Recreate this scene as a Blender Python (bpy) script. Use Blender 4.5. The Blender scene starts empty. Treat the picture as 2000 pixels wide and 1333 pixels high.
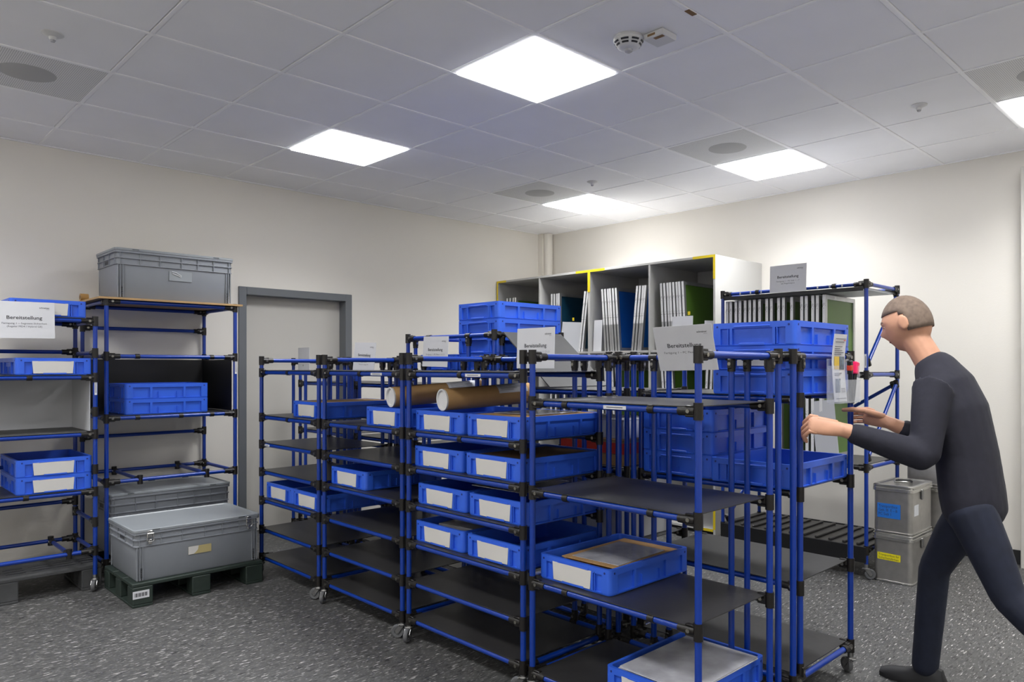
import bpy, bmesh, math, random
from mathutils import Vector, Matrix
random.seed(7)
PI = math.pi
sc = bpy.context.scene
COL = sc.collection

# ------------------------------------------------------------------ camera, world, exposure
cd = bpy.data.cameras.new('camera'); cam = bpy.data.objects.new('camera', cd); COL.objects.link(cam)
cam.location = (3.0436, -1.7271, 1.40)
cam.rotation_euler = (PI/2, 0, 0.7869)
cd.sensor_width = 36.0; cd.lens = 36*1431.9/2000
cd.shift_x = -62.5/2000; cd.shift_y = 50.8/2000
cd.clip_start = 0.05
sc.camera = cam
w = bpy.data.worlds.new('world'); sc.world = w; w.use_nodes = True
w.node_tree.nodes['Background'].inputs[0].default_value = (.5, .5, .5, 1)
w.node_tree.nodes['Background'].inputs[1].default_value = 0.05
sc.view_settings.view_transform = 'Standard'; sc.view_settings.look = 'None'
sc.view_settings.gamma = 1; sc.view_settings.use_curve_mapping = False
sc.view_settings.exposure = 2.08
sc.cycles.max_bounces = 16; sc.cycles.diffuse_bounces = 12
LAMP = 2.1            # emission of the ceiling panels' diffusers
BEAM = 4.9            # watts of the downward beam of each panel

# ------------------------------------------------------------------ materials
def srgb(r, g, b):
    f = lambda c: (c/255/12.92) if c/255 <= .04045 else ((c/255+.055)/1.055)**2.4
    return (f(r), f(g), f(b), 1)
MATS = {}
def mat(name, col, rough=.5, metal=0, spec=.5, var=0, scale=6, bump=0, bscale=60, trans=0, emit=0, alpha=1):
    m = bpy.data.materials.new(name); m.use_nodes = True; nt = m.node_tree; b = nt.nodes['Principled BSDF']
    b.inputs['Base Color'].default_value = col; b.inputs['Roughness'].default_value = rough
    b.inputs['Metallic'].default_value = metal; b.inputs['Specular IOR Level'].default_value = spec
    if trans: b.inputs['Transmission Weight'].default_value = trans; b.inputs['IOR'].default_value = 1.3
    if alpha < 1: b.inputs['Alpha'].default_value = alpha
    if emit: b.inputs['Emission Color'].default_value = (.985, .99, 1, 1); b.inputs['Emission Strength'].default_value = emit
    if var or bump:
        tc = nt.nodes.new('ShaderNodeTexCoord'); n = nt.nodes.new('ShaderNodeTexNoise')
        n.inputs['Scale'].default_value = scale; n.inputs['Detail'].default_value = 4
        nt.links.new(tc.outputs['Object'], n.inputs['Vector'])
        if var:
            r = nt.nodes.new('ShaderNodeValToRGB'); e = r.color_ramp.elements
            e[0].position, e[1].position = .3, .7
            e[0].color = tuple(c*(1-var) for c in col[:3])+(1,); e[1].color = tuple(min(1, c*(1+var)) for c in col[:3])+(1,)
            nt.links.new(n.outputs['Fac'], r.inputs[0]); nt.links.new(r.outputs[0], b.inputs['Base Color'])
        if bump:
            n2 = nt.nodes.new('ShaderNodeTexNoise'); n2.inputs['Scale'].default_value = bscale
            nt.links.new(tc.outputs['Object'], n2.inputs['Vector'])
            bp = nt.nodes.new('ShaderNodeBump'); bp.inputs['Strength'].default_value = bump; bp.inputs['Distance'].default_value = .01
            nt.links.new(n2.outputs['Fac'], bp.inputs['Height']); nt.links.new(bp.outputs[0], b.inputs['Normal'])
    MATS[name] = m
    return m
mat('wall', srgb(222, 218, 210), .85, var=.02, scale=1.2, bump=.06, bscale=150)
mat('ceil_tile', srgb(240, 240, 242), .9, var=.015, scale=3, bump=.08, bscale=400)
mat('ceil_grid', srgb(244, 244, 245), .6)
mat('perf_mid', srgb(176, 176, 174), .7)
mat('lamp', (1, 1, 1, 1), .5, emit=LAMP)
mat('lamp_frame', srgb(225, 225, 225), .5)
mat('plastic_white', srgb(205, 205, 205), .4)
mat('dark_slot', srgb(28, 28, 36), .5)
mat('lens', srgb(220, 220, 225), .1, trans=.6)
mat('pipe', srgb(3, 50, 142), .28, spec=.6)
mat('joint', srgb(24, 21, 19), .38, metal=.1, bump=.1, bscale=200)
mat('bolt', srgb(150, 148, 140), .3, metal=1)
mat('shelf', srgb(48, 47, 47), .38, var=.10, scale=5, bump=.04, bscale=30)
mat('metal', srgb(150, 150, 150), .35, metal=1, var=.06, scale=20)
mat('rubber', srgb(92, 93, 95), .6)
mat('bin', srgb(44, 92, 206), .42, var=.03, scale=8)
mat('bin_hole', srgb(14, 34, 110), .6)
mat('card', srgb(196, 194, 190), .7, var=.02, scale=5)
mat('paper', srgb(205, 206, 210), .35)
mat('ink', srgb(48, 49, 53), .6)
mat('ink_grey', srgb(100, 101, 106), .6)
mat('greybox', srgb(128, 132, 138), .42, var=.03, scale=6)
mat('greybox_lid', srgb(138, 143, 147), .35, var=.03, scale=6)
mat('greybox_dark', srgb(58, 60, 63), .6)
mat('pallet_green', srgb(34, 46, 40), .6, var=.12, scale=12)
mat('pallet_grey', srgb(66, 67, 68), .7, var=.12, scale=12)
mat('ply', srgb(168, 136, 92), .6, var=.08, scale=14)
mat('ply_edge', srgb(60, 52, 44), .7)
mat('cardboard', srgb(170, 133, 86), .75, var=.07, scale=9, bump=.05, bscale=120)
mat('cardboard_dark', srgb(120, 92, 60), .8)
mat('tape_tan', srgb(176, 136, 80), .35)
mat('film', srgb(172, 172, 178), .13, var=.25, scale=7, bump=.3, bscale=12)
mat('grey_board', srgb(66, 66, 66), .5, var=.04)
mat('white_board', srgb(190, 192, 196), .5)
mat('cab', srgb(184, 183, 180), .55)
mat('cab_in', srgb(168, 168, 168), .6)
mat('tape_yellow', srgb(222, 196, 30), .45)
mat('alu', srgb(196, 197, 198), .38, metal=.85, var=.04, scale=18)
mat('alubox', srgb(178, 176, 172), .36, metal=.9, var=.08, scale=22, bump=.08, bscale=30)
mat('alurim', srgb(205, 204, 200), .25, metal=.95)
mat('mesh_green', srgb(84, 120, 44), .4, var=.06, scale=3)
mat('mesh_blue', srgb(16, 82, 160), .4, var=.06, scale=3)
mat('mesh_teal', srgb(18, 60, 82), .4, var=.06, scale=3)
mat('label_blue', srgb(30, 110, 200), .5)
mat('label_yellow', srgb(226, 214, 20), .5)
mat('label_beige', srgb(172, 158, 110), .6)
mat('door_frame', srgb(104, 108, 112), .45)
mat('door', srgb(196, 193, 186), .6)
mat('baseboard', srgb(30, 31, 33), .6)
mat('red', srgb(206, 62, 40), .55)
mat('pink', srgb(238, 40, 96), .4)
mat('acrylic', srgb(222, 226, 232), .12, alpha=.22)
mat('black_plastic', srgb(17, 17, 19), .45)
mat('skin', srgb(196, 146, 118), .55, var=.05, scale=30)
mat('hair', srgb(112, 96, 84), .8, var=.2, scale=60)
mat('jumper', srgb(29, 29, 41), .85, var=.12, scale=30, bump=.25, bscale=18)
mat('jeans', srgb(20, 26, 44), .85, var=.15, scale=25, bump=.25, bscale=14)
mat('shoe', srgb(24, 24, 27), .6)
mat('photo_print', srgb(96, 108, 120), .5, var=.5, scale=40)
mat('print_yellow', srgb(205, 172, 60), .5)

def floor_mat():
    m = bpy.data.materials.new('floor_vinyl'); m.use_nodes = True; nt = m.node_tree; b = nt.nodes['Principled BSDF']
    N, L = nt.nodes.new, nt.links.new
    tc = N('ShaderNodeTexCoord')
    def streak(sx, sy, sz, lo, hi, seed):
        mp = N('ShaderNodeMapping'); mp.inputs['Scale'].default_value = (sx, sy, 1); mp.inputs['Location'].default_value = (seed, seed*1.7, 0)
        mp.inputs['Rotation'].default_value = (0, 0, .12)
        n = N('ShaderNodeTexNoise'); n.inputs['Scale'].default_value = sz; n.inputs['Detail'].default_value = 2.5
        L(tc.outputs['Object'], mp.inputs[0]); L(mp.outputs[0], n.inputs['Vector'])
        r = N('ShaderNodeMapRange'); r.inputs[1].default_value = lo; r.inputs[2].default_value = hi; L(n.outputs['Fac'], r.inputs[0])
        return r.outputs[0]
    def mix(a, colr, fac):
        x = N('ShaderNodeMix'); x.data_type = 'RGBA'
        L(fac, x.inputs['Factor']); L(a, x.inputs[6]); x.inputs[7].default_value = colr
        return x.outputs[2]
    base = N('ShaderNodeRGB'); base.outputs[0].default_value = srgb(80, 80, 79)
    c = mix(base.outputs[0], srgb(72, 72, 72), streak(40, 12, 1.0, .45, .62, 3))
    c = mix(c, srgb(42, 42, 43), streak(105, 16, 1.0, .56, .64, 11))
    c = mix(c, srgb(182, 181, 178), streak(120, 17, 1.0, .63, .68, 23))
    c = mix(c, srgb(120, 120, 118), streak(130, 40, 1.0, .60, .68, 41))
    L(c, b.inputs['Base Color']); b.inputs['Roughness'].default_value = .5
    MATS['floor'] = m
floor_mat()

def perf_mat():   # perforated sheet: rows of dark holes
    m = bpy.data.materials.new('perforated'); m.use_nodes = True; nt = m.node_tree; b = nt.nodes['Principled BSDF']
    N, L = nt.nodes.new, nt.links.new
    tc = N('ShaderNodeTexCoord'); v = N('ShaderNodeTexVoronoi'); v.feature = 'F1'; v.inputs['Scale'].default_value = 110; v.inputs['Randomness'].default_value = 0
    L(tc.outputs['Object'], v.inputs['Vector'])
    r = N('ShaderNodeValToRGB'); r.color_ramp.elements[0].position = .30; r.color_ramp.elements[1].position = .36
    r.color_ramp.elements[0].color = srgb(128, 128, 128); r.color_ramp.elements[1].color = srgb(226, 226, 225)
    L(v.outputs['Distance'], r.inputs[0]); L(r.outputs[0], b.inputs['Base Color']); b.inputs['Roughness'].default_value = .6
    MATS['perforated'] = m
perf_mat()

def print_mat():   # white spine label with rows of small print
    m = bpy.data.materials.new('spine_label'); m.use_nodes = True; nt = m.node_tree; b = nt.nodes['Principled BSDF']
    N, L = nt.nodes.new, nt.links.new
    tc = N('ShaderNodeTexCoord'); mp = N('ShaderNodeMapping'); mp.inputs['Scale'].default_value = (260, 1, 90); n = N('ShaderNodeTexNoise')
    n.inputs['Scale'].default_value = 1; n.inputs['Detail'].default_value = 1
    L(tc.outputs['Object'], mp.inputs[0]); L(mp.outputs[0], n.inputs['Vector'])
    sep = N('ShaderNodeSeparateXYZ'); L(tc.outputs['Object'], sep.inputs[0])
    wv = N('ShaderNodeMath'); wv.operation = 'SINE'; ml = N('ShaderNodeMath'); ml.operation = 'MULTIPLY'; ml.inputs[1].default_value = 44
    L(sep.outputs[2], ml.inputs[0]); L(ml.outputs[0], wv.inputs[0])
    add = N('ShaderNodeMath'); add.operation = 'MULTIPLY_ADD'; add.inputs[1].default_value = .13; L(wv.outputs[0], add.inputs[0]); L(n.outputs['Fac'], add.inputs[2])
    r = N('ShaderNodeValToRGB'); r.color_ramp.elements[0].position = .70; r.color_ramp.elements[1].position = .74
    r.color_ramp.elements[0].color = srgb(226, 226, 226); r.color_ramp.elements[1].color = srgb(95, 95, 98)
    L(add.outputs[0], r.inputs[0]); L(r.outputs[0], b.inputs['Base Color']); b.inputs['Roughness'].default_value = .5
    MATS['spine'] = m
print_mat()

# ------------------------------------------------------------------ mesh helpers
class MB:
    def __init__(s): s.v = []; s.f = []; s.m = []; s.sm = []
    def add(s, vs, fs, m=0, smooth=False):
        o = len(s.v); s.v += [tuple(v) for v in vs]
        for f in fs: s.f.append(tuple(i+o for i in f)); s.m.append(m); s.sm.append(smooth)
    def box(s, a, b, m=0, c=0):
        x0, y0, z0 = a; x1, y1, z1 = b
        if not c:
            s.add([(x0,y0,z0),(x1,y0,z0),(x1,y1,z0),(x0,y1,z0),(x0,y0,z1),(x1,y0,z1),(x1,y1,z1),(x0,y1,z1)],
                  [(0,3,2,1),(4,5,6,7),(0,1,5,4),(1,2,6,5),(2,3,7,6),(3,0,4,7)], m); return
        P = rrect(x0, y0, x1, y1, c, 1); I = rrect(x0+c, y0+c, x1-c, y1-c, c*.3, 1)
        s.loops([[(x,y,z0) for x,y in I], [(x,y,z0+c) for x,y in P], [(x,y,z1-c) for x,y in P], [(x,y,z1) for x,y in I]], m)
    def loops(s, L, m=0, cap0=True, cap1=True, smooth=False):
        n = len(L[0]); vs = [v for l in L for v in l]; fs = []
        for k in range(len(L)-1):
            for i in range(n):
                j = (i+1) % n
                a, b = L[k][i], L[k+1][i]; c, d = L[k][j], L[k+1][j]
                if a == b and c == d: continue
                fs.append((k*n+i, k*n+j, (k+1)*n+j, (k+1)*n+i))
        if cap0: fs.append(tuple(reversed(range(n))))
        if cap1: fs.append(tuple(range((len(L)-1)*n, len(L)*n)))
        s.add(vs, fs, m, smooth)
    def cyl(s, p, q, r, n=12, m=0, r2=None, caps=True):
        p, q = Vector(p), Vector(q); d = (q-p).normalized(); u = d.orthogonal().normalized(); v = d.cross(u); r2 = r if r2 is None else r2
        A = [p+r*(math.cos(t)*u+math.sin(t)*v) for t in [2*PI*i/n for i in range(n)]]
        B = [q+r2*(math.cos(t)*u+math.sin(t)*v) for t in [2*PI*i/n for i in range(n)]]
        s.add(A+B, [(i, (i+1)%n, n+(i+1)%n, n+i) for i in range(n)], m, True)
        if caps: s.add(A, [tuple(reversed(range(n)))], m); s.add(B, [tuple(range(n))], m)
    def lathe(s, prof, c=(0,0,0), n=24, m=0, axis='z'):
        L = []
        for r, h in prof:
            ring = []
            for i in range(n):
                t = 2*PI*i/n; a, b = r*math.cos(t), r*math.sin(t)
                ring.append({'z': (c[0]+a, c[1]+b, c[2]+h), 'y': (c[0]+a, c[1]+h, c[2]-b), 'x': (c[0]+h, c[1]+a, c[2]+b)}[axis])
            L.append(ring)
        s.loops(L, m, smooth=True)
    def tube(s, pts, r, n=8, m=0):
        for a, b in zip(pts, pts[1:]): s.cyl(a, b, r, n, m)
    def mesh(s, name, mats):
        me = bpy.data.meshes.new(name); me.from_pydata(s.v, [], s.f)
        for k in ([mats] if isinstance(mats, str) else mats): me.materials.append(MATS[k])
        me.polygons.foreach_set('material_index', s.m); me.polygons.foreach_set('use_smooth', s.sm)
        bm = bmesh.new(); bm.from_mesh(me); bmesh.ops.remove_doubles(bm, verts=bm.verts, dist=1e-5)
        bmesh.ops.recalc_face_normals(bm, faces=bm.faces); bm.to_mesh(me); bm.free(); me.update()
        try: me.set_sharp_from_angle(angle=.7)
        except Exception: pass
        return me
def rrect(x0, y0, x1, y1, r, n=4):
    P = []
    for cx, cy, a in ((x1-r, y0+r, -PI/2), (x1-r, y1-r, 0), (x0+r, y1-r, PI/2), (x0+r, y0+r, PI)):
        for i in range(n+1):
            t = a+PI/2*i/n; P.append((cx+r*math.cos(t), cy+r*math.sin(t)))
    return P
CACHE = {}
def cached(key, fn):
    if key not in CACHE: CACHE[key] = fn()
    return CACHE[key]
def obj(name, me, parent=None, loc=(0,0,0), rot=(0,0,0)):
    o = bpy.data.objects.new(name, me); COL.objects.link(o); o.parent = parent; o.location = loc; o.rotation_euler = rot
    return o
def tag(o, label, cat, group=None):
    o['label'] = label; o['category'] = cat
    if group: o['group'] = group
    return o
def thing(name, label, cat, loc=(0,0,0), rz=0, group=None, rot=None):
    o = bpy.data.objects.new(name, None); COL.objects.link(o); o.empty_display_size = .05
    o.location = loc; o.rotation_euler = rot or (0, 0, rz)
    return tag(o, label, cat, group)
def struct(name, me, loc=(0,0,0)):
    o = obj(name, me, None, loc); o['kind'] = 'structure'; return o
def bx(a, b, m, c=0, name='box'):
    B = MB(); B.box(a, b, 0, c); return B.mesh(name, m)
def text(body, width, height, parent, loc, rot, m='ink', align='CENTER', name='lettering', bold=0):
    """lettering as a thin mesh in the xz-plane of the parent (front towards -y), fitted to width x height"""
    def mk():
        cu = bpy.data.curves.new('t', 'FONT'); cu.body = body; cu.size = 1; cu.align_x = align; cu.resolution_u = 2; cu.offset = bold; cu.space_line = 1.0
        t = bpy.data.objects.new('t', cu); COL.objects.link(t); dg = bpy.context.evaluated_depsgraph_get()
        me = bpy.data.meshes.new_from_object(t.evaluated_get(dg)); bpy.data.objects.remove(t)
        xs = [v.co.x for v in me.vertices]; ys = [v.co.y for v in me.vertices]
        x0, x1, y0, y1 = min(xs), max(xs), min(ys), max(ys)
        for v in me.vertices:
            v.co = ((v.co.x-(x0+x1)/2)/(x1-x0)*width, 0, (v.co.y-(y0+y1)/2)/(y1-y0)*height)
        me.materials.clear(); me.materials.append(MATS[m]); me.name = 'lettering'
        return me
    return obj(name, cached(('txt', body, width, height, m, align, bold), mk), parent, loc, rot)

# ------------------------------------------------------------------ the room
XL, YB, XR, YF, HC = -3.0, 4.33, 5.3, -4.3, 2.932
T = .625
struct('floor', bx((XL-.3, YF-.3, -.1), (XR+.3, YB+.3, 0), 'floor'))
DY0, DY1, DZ = .80, 1.735, 2.02         # door opening in the left wall
B = MB()
B.box((XL-.25, YF-.25, 0), (XL, DY0, 3.1)); B.box((XL-.25, DY1, 0), (XL, YB+.25, 3.1)); B.box((XL-.25, DY0, DZ), (XL, DY1, 3.1))
struct('wall_left', B.mesh('wall', 'wall'))
struct('wall_back', bx((XL-.25, YB, 0), (XR+.25, YB+.25, 3.1), 'wall'))
struct('wall_right', bx((XR, YF-.25, 0), (XR+.25, YB, 3.1), 'wall'))
struct('wall_front', bx((XL-.25, YF-.25, 0), (XR, YF, 3.1), 'wall'))
B = MB(); B.box((XL, YB-.13, 0), (XL+.07, YB, HC)); B.cyl((XL+.1, YB-.06, 0), (XL+.1, YB-.06, HC), .05, 24)
struct('trim_1', B.mesh('corner_casing', 'wall'))
struct('trim_2', bx((1.775, YB-.12, 0), (1.86, YB, 2.79), 'door', .004))
struct('baseboard_back', bx((-.2, YB-.015, 0), (XR, YB, .10), 'baseboard'))
B = MB(); B.box((XL, YF, 0), (XL+.012, DY0-.06, .06)); B.box((XL, DY1+.06, 0), (XL+.012, YB-.13, .06))
struct('baseboard_left', B.mesh('baseboard', 'baseboard'))
# door
d = bpy.data.objects.new('door_1', None); COL.objects.link(d); d.location = (XL, (DY0+DY1)/2, 0); d['kind'] = 'structure'
hw = (DY1-DY0)/2
obj('door_leaf', bx((-.15, -hw, .006), (-.105, hw, DZ-.005), 'door', .002), d)
for nm, a, b in (('door_jamb', (-.10, -hw-.052, 0), (.016, -hw+.012, DZ+.045)), ('door_jamb', (-.10, hw-.012, 0), (.016, hw+.052, DZ+.045)), ('door_head', (-.10, -hw+.012, DZ-.02), (.016, hw-.012, DZ+.045))):
    obj(nm, bx(a, b, 'door_frame', .003), d)
# ceiling: soffit, runners, tiles
ce = struct('ceiling', bx((XL-.25, YF-.25, HC+.06), (XR+.25, YB+.25, HC+.12), 'ceil_tile'))
i0, i1, j0, j1 = -5, 8, -7, 6
lights = [(a, b) for a in (-3, 0, 3, 6) for b in (-7, -3, 1, 5)]
perfs = [(0, 4), (-3, 4), (3, 4), (-3, -2)]
tile = bx((-.3, -.3, 0), (.3, .3, .018), 'ceil_tile', .003, 'tile')
for i in range(i0, i1+1):
    for j in range(j0, j1+1):
        if (i, j) in lights or (i, j) in perfs: continue
        x0, x1, y0, y1 = max(i*T, XL), min((i+1)*T, XR), max(j*T, YF), min((j+1)*T, YB)
        if x1-x0 < .05 or y1-y0 < .05: continue
        full = x1-x0 > .62 and y1-y0 > .62
        me = tile if full else cached(('tile', round(x1-x0, 3), round(y1-y0, 3)), lambda: bx((-(x1-x0)/2+.004, -(y1-y0)/2+.004, 0), ((x1-x0)/2-.004, (y1-y0)/2-.004, .018), 'ceil_tile', .003, 'tile'))
        obj('ceiling_tile', me, ce, ((x0+x1)/2, (y0+y1)/2, HC+.003))
for i in range(i0+1, i1+1):
    obj('ceiling_runner', cached('runx', lambda: bx((-.011, YF, -.001), (.011, YB, .03), 'ceil_grid', .001)), ce, (i*T, 0, HC))
for j in range(j0+1, j1+1):
    obj('ceiling_runner', cached('runy', lambda: bx((XL, -.009, .0), (XR, .009, .03), 'ceil_grid', .001)), ce, (0, j*T, HC))
for x, y, s in ((XL, 0, 1),):
    obj('ceiling_runner', bx((XL, YF, HC-.002), (XL+.02, YB, HC+.02), 'ceil_grid'), ce)
    obj('ceiling_runner', bx((XL, YB-.02, HC-.002), (XR, YB, HC+.02), 'ceil_grid'), ce)
where = {(0, 1): 'square ceiling light panel, largest in view, in front of the smoke detector', (-3, 1): 'square ceiling light panel nearest the left wall, above the door',
         (0, 5): 'square ceiling light panel beside a perforated panel, high above the rack of framed screens', (-3, 5): 'square ceiling light panel nearest the room corner, smallest in view',
         (3, 5): 'square ceiling light panel cut off by the right edge of the picture'}
for a, b in lights:
    t = thing('ceiling_light', where.get((a, b), 'square ceiling light panel out of view beyond the picture'), 'ceiling light', ((a+.5)*T, (b+.5)*T, HC), 0, 'square ceiling light panels')
    def fr():
        B = MB()
        for s in (-1, 1):
            B.box((min(s*.303, s*.292), -.303, .001), (max(s*.303, s*.292), .303, .03)); B.box((-.292, min(s*.303, s*.292), .001), (.292, max(s*.303, s*.292), .03))
        return B.mesh('light_frame', 'lamp_frame')
    obj('light_frame', cached('lfr', fr), t); obj('diffuser', cached('ldf', lambda: bx((-.292, -.292, -.010), (.292, .292, .02), 'lamp', .003)), t)
    ld = cached('beam', lambda: bpy.data.lights.new('panel_beam', 'AREA')); ld.shape = 'SQUARE'; ld.size = .57; ld.energy = BEAM; ld.spread = 2.35; ld.color = (.985, .99, 1)
    obj('panel_beam', ld, t, (0, 0, -.012))
pw = {(0, 4): 'perforated grey ceiling panel with round outlet beside the light above the screen rack', (-3, 4): 'perforated grey ceiling panel with round outlet next to the corner light',
      (3, 4): 'perforated grey ceiling panel cut off at the right edge', (-3, -2): 'perforated grey ceiling panel with round outlet at the upper left'}
for a, b in perfs:
    t = thing('ceiling_vent', pw[(a, b)], 'ceiling vent', ((a+.5)*T, (b+.5)*T, HC), 0, 'perforated ceiling panels')
    obj('vent_panel', cached('pp', lambda: bx((-.302, -.302, .002), (.302, .302, .02), 'perforated', .002)), t)
    def ring():
        B = MB(); B.lathe([(.001, -.0005), (.115, -.0005), (.13, .0015), (.13, .004), (.001, .004)], n=32); return B.mesh('outlet', 'perf_mid')
    obj('vent_outlet', cached('pr', ring), t)
# smoke detector + sensors
t = thing('smoke_detector', 'white smoke detector with dark slots on the ceiling beside the largest light', 'smoke detector', (.906, .96, HC))
B = MB(); B.lathe([(.001, .002), (.068, .002), (.072, -.012), (.066, -.024), (.058, -.034), (.05, -.046), (.034, -.052), (.001, -.053)], n=32); obj('housing', B.mesh('housing', 'plastic_white'), t)
for k in range(8):
    for r, z in ((.0665, -.026), (.0575, -.038)):
        B = MB()
        for q in range(4):
            a0 = k*PI/4+q*.14+.11; a1 = a0+.14
            B.add([((r+.0025)*math.cos(a0), (r+.0025)*math.sin(a0), z+.003), ((r+.0025)*math.cos(a1), (r+.0025)*math.sin(a1), z+.003), ((r-.003)*math.cos(a1), (r-.003)*math.sin(a1), z-.004), ((r-.003)*math.cos(a0), (r-.003)*math.sin(a0), z-.004)], [(0, 1, 2, 3)])
        obj('air_slot', B.mesh('air_slot', 'dark_slot'), t)
B = MB(); B.lathe([(.001, -.052), (.02, -.052), (.018, -.064), (.008, -.07), (.001, -.07)], n=20); obj('sensor_dome', B.mesh('dome', 'lens'), t)
t = thing('alarm_base_box', 'small white box with tan tags beside the smoke detector', 'ceiling box', (1.03, 1.035, HC))
obj('box', bx((-.055, -.055, -.028), (.055, .055, 0), 'plastic_white', .004), t); obj('tag', bx((-.03, -.056, -.02), (.012, -.055, -.01), 'cardboard_dark'), t); obj('tag', bx((-.005, -.045, -.0295), (.045, -.025, -.028), 'cardboard_dark'), t)
tag(obj('inventory_sticker', bx((-.012, -.03, -.002), (.012, .03, 0), 'cardboard_dark'), None, (1.25, .955, HC-.001)), 'small brown sticker on a ceiling runner at the top of the picture', 'sticker')
for x, y, l in ((-.942, -.946, 'small white ceiling sensor above the upper left perforated panel'), (-.968, 2.838, 'small white ceiling sensor near the corner light'), (1.554, 2.859, 'small white ceiling sensor at the upper right')):
    t = thing('ceiling_sensor', l, 'sensor', (x, y, HC+.003), 0, 'small ceiling sensors')
    def se():
        B = MB(); B.lathe([(.001, 0), (.045, 0), (.045, -.004), (.03, -.012), (.016, -.016), (.014, -.03), (.001, -.031)], n=24); return B.mesh('sensor', 'plastic_white')
    obj('housing', cached('se', se), t)
    def sl():
        B = MB(); B.lathe([(.001, -.03), (.012, -.03), (.009, -.038), (.001, -.04)], n=16); return B.mesh('lens', 'lens')
    obj('lens', cached('sl', sl), t)

# ------------------------------------------------------------------ pipe racks
PR = .0128
def pipe(th, p, q, name, r=PR):
    p, q = Vector(p), Vector(q); L = (q-p).length; d = q-p
    def mk():
        B = MB(); B.cyl((0, 0, 0), (0, 0, L), r, 14); return B.mesh('pipe', 'pipe')
    o = obj(name, cached(('pipe', round(L, 3), r), mk), th, p); o.rotation_mode = 'QUATERNION'
    o.rotation_quaternion = d.to_track_quat('Z', 'Y'); return o
def jmesh(kind):
    B = MB()
    if kind == 'tee':      # collar round an upright, arm along +x
        B.cyl((0, 0, -.030), (0, 0, .030), .0172, 14); B.cyl((.010, 0, 0), (.078, 0, 0), .0166, 14); B.box((.008, -.010, -.021), (.05, .010, .021), 0, .003)
        B.cyl((.032, -.0195, 0), (.032, .0195, 0), .0075, 8, 1)
    elif kind == 'down':   # collar round a rail along x, sleeve below
        B.cyl((-.022, 0, 0), (.022, 0, 0), .0168, 14); B.cyl((0, 0, -.010), (0, 0, -.062), .0166, 14); B.box((-.010, -.020, -.05), (.010, .020, -.008), 0, .003)
        B.cyl((0, -.021, -.03), (0, .021, -.03), .0075, 8, 1)
    elif kind == 'clip':   # short collar on a rail along x
        B.cyl((-.014, 0, 0), (.014, 0, 0), .0165, 12); B.box((-.012, -.012, .004), (.012, .012, .0168), 0, .002)
    elif kind == 'collar':
        B.cyl((0, 0, -.024), (0, 0, .024), .0172, 14)
    return B.mesh('joint_'+kind, ['joint', 'bolt'])
def joint(th, kind, loc, rot=(0, 0, 0), name='joint'):
    return obj(name, cached(('joint', kind), lambda: jmesh(kind)), th, loc, rot)
def rail(th, p, q, name='rail', j0=True, j1=True):
    pipe(th, p, q, name); a = math.atan2(q[1]-p[1], q[0]-p[0])
    if j0: joint(th, 'tee', p, (0, 0, a))
    if j1: joint(th, 'tee', q, (0, 0, a+PI))
def caster_mesh():
    B = MB(); B.cyl((0, 0, .074), (0, 0, .10), .014, 14); B.lathe([(.001, .078), (.022, .078), (.024, .072), (.02, .066), (.001, .066)], n=18)
    for s in (-1, 1):
        B.add([(-.012, s*.014, .07), (.014, s*.014, .07), (.036, s*.014, .042), (.030, s*.014, .026), (.018, s*.014, .028),
               (-.012, s*.0175, .07), (.014, s*.0175, .07), (.036, s*.0175, .042), (.030, s*.0175, .026), (.018, s*.0175, .028)],
              [(4,3,2,1,0), (5,6,7,8,9), (0,1,6,5), (1,2,7,6), (2,3,8,7), (3,4,9,8), (4,0,5,9)])
    B.box((-.014, -.0175, .064), (.02, .0175, .072), 0, .002); B.box((-.026, -.010, .066), (-.010, .010, .072), 0, .002); B.cyl((.024, -.019, .035), (.024, .019, .035), .006, 10)
    return B.mesh('caster', 'metal')
def wheel_mesh():
    B = MB(); B.lathe([(.016, -.007), (.016, -.010), (.030, -.011), (.034, -.007), (.035, 0), (.034, .007), (.030, .011), (.016, .010), (.016, .007), (.004, .006), (.004, -.006)], n=24, axis='y'); return B.mesh('wheel', 'rubber')
def caster(th, x, y, a):
    c = obj('caster', cached('caster', caster_mesh), th, (x, y, 0), (0, 0, a)); obj('wheel', cached('wheel', wheel_mesh), c, (.024, 0, .035))
def shelf_panel(th, x0, y0, x1, y1, z, m='shelf', sag=.004):
    """thin plastic sheet, a little bowed"""
    w_, h_ = x1-x0, y1-y0
    def mk():
        B = MB(); nx, ny = 8, 5; top = []; bot = []
        for j in range(ny+1):
            for i in range(nx+1):
                u, v = i/nx, j/ny; zz = -sag*math.sin(PI*u)*math.sin(PI*v)
                top.append((u*w_, v*h_, zz+.0035)); bot.append((u*w_, v*h_, zz))
        n = (nx+1)*(ny+1); fs = []
        for j in range(ny):
            for i in range(nx):
                a = j*(nx+1)+i; fs += [(a, a+1, a+nx+2, a+nx+1), (n+a, n+a+nx+1, n+a+nx+2, n+a+1)]
        for i in range(nx): a = i; fs.append((a, n+a, n+a+1, a+1)); a = ny*(nx+1)+i; fs.append((a, a+1, n+a+1, n+a))
        for j in range(ny): a = j*(nx+1); fs.append((a, a+nx+1, n+a+nx+1, n+a)); a += nx; fs.append((a, n+a, n+a+nx+1, a+nx+1))
        B.add(top+bot, fs, 0); return B.mesh('shelf', m)
    return obj('shelf', cached(('shelf', round(w_, 3), round(h_, 3), m), mk), th, (x0, y0, z))
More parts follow.
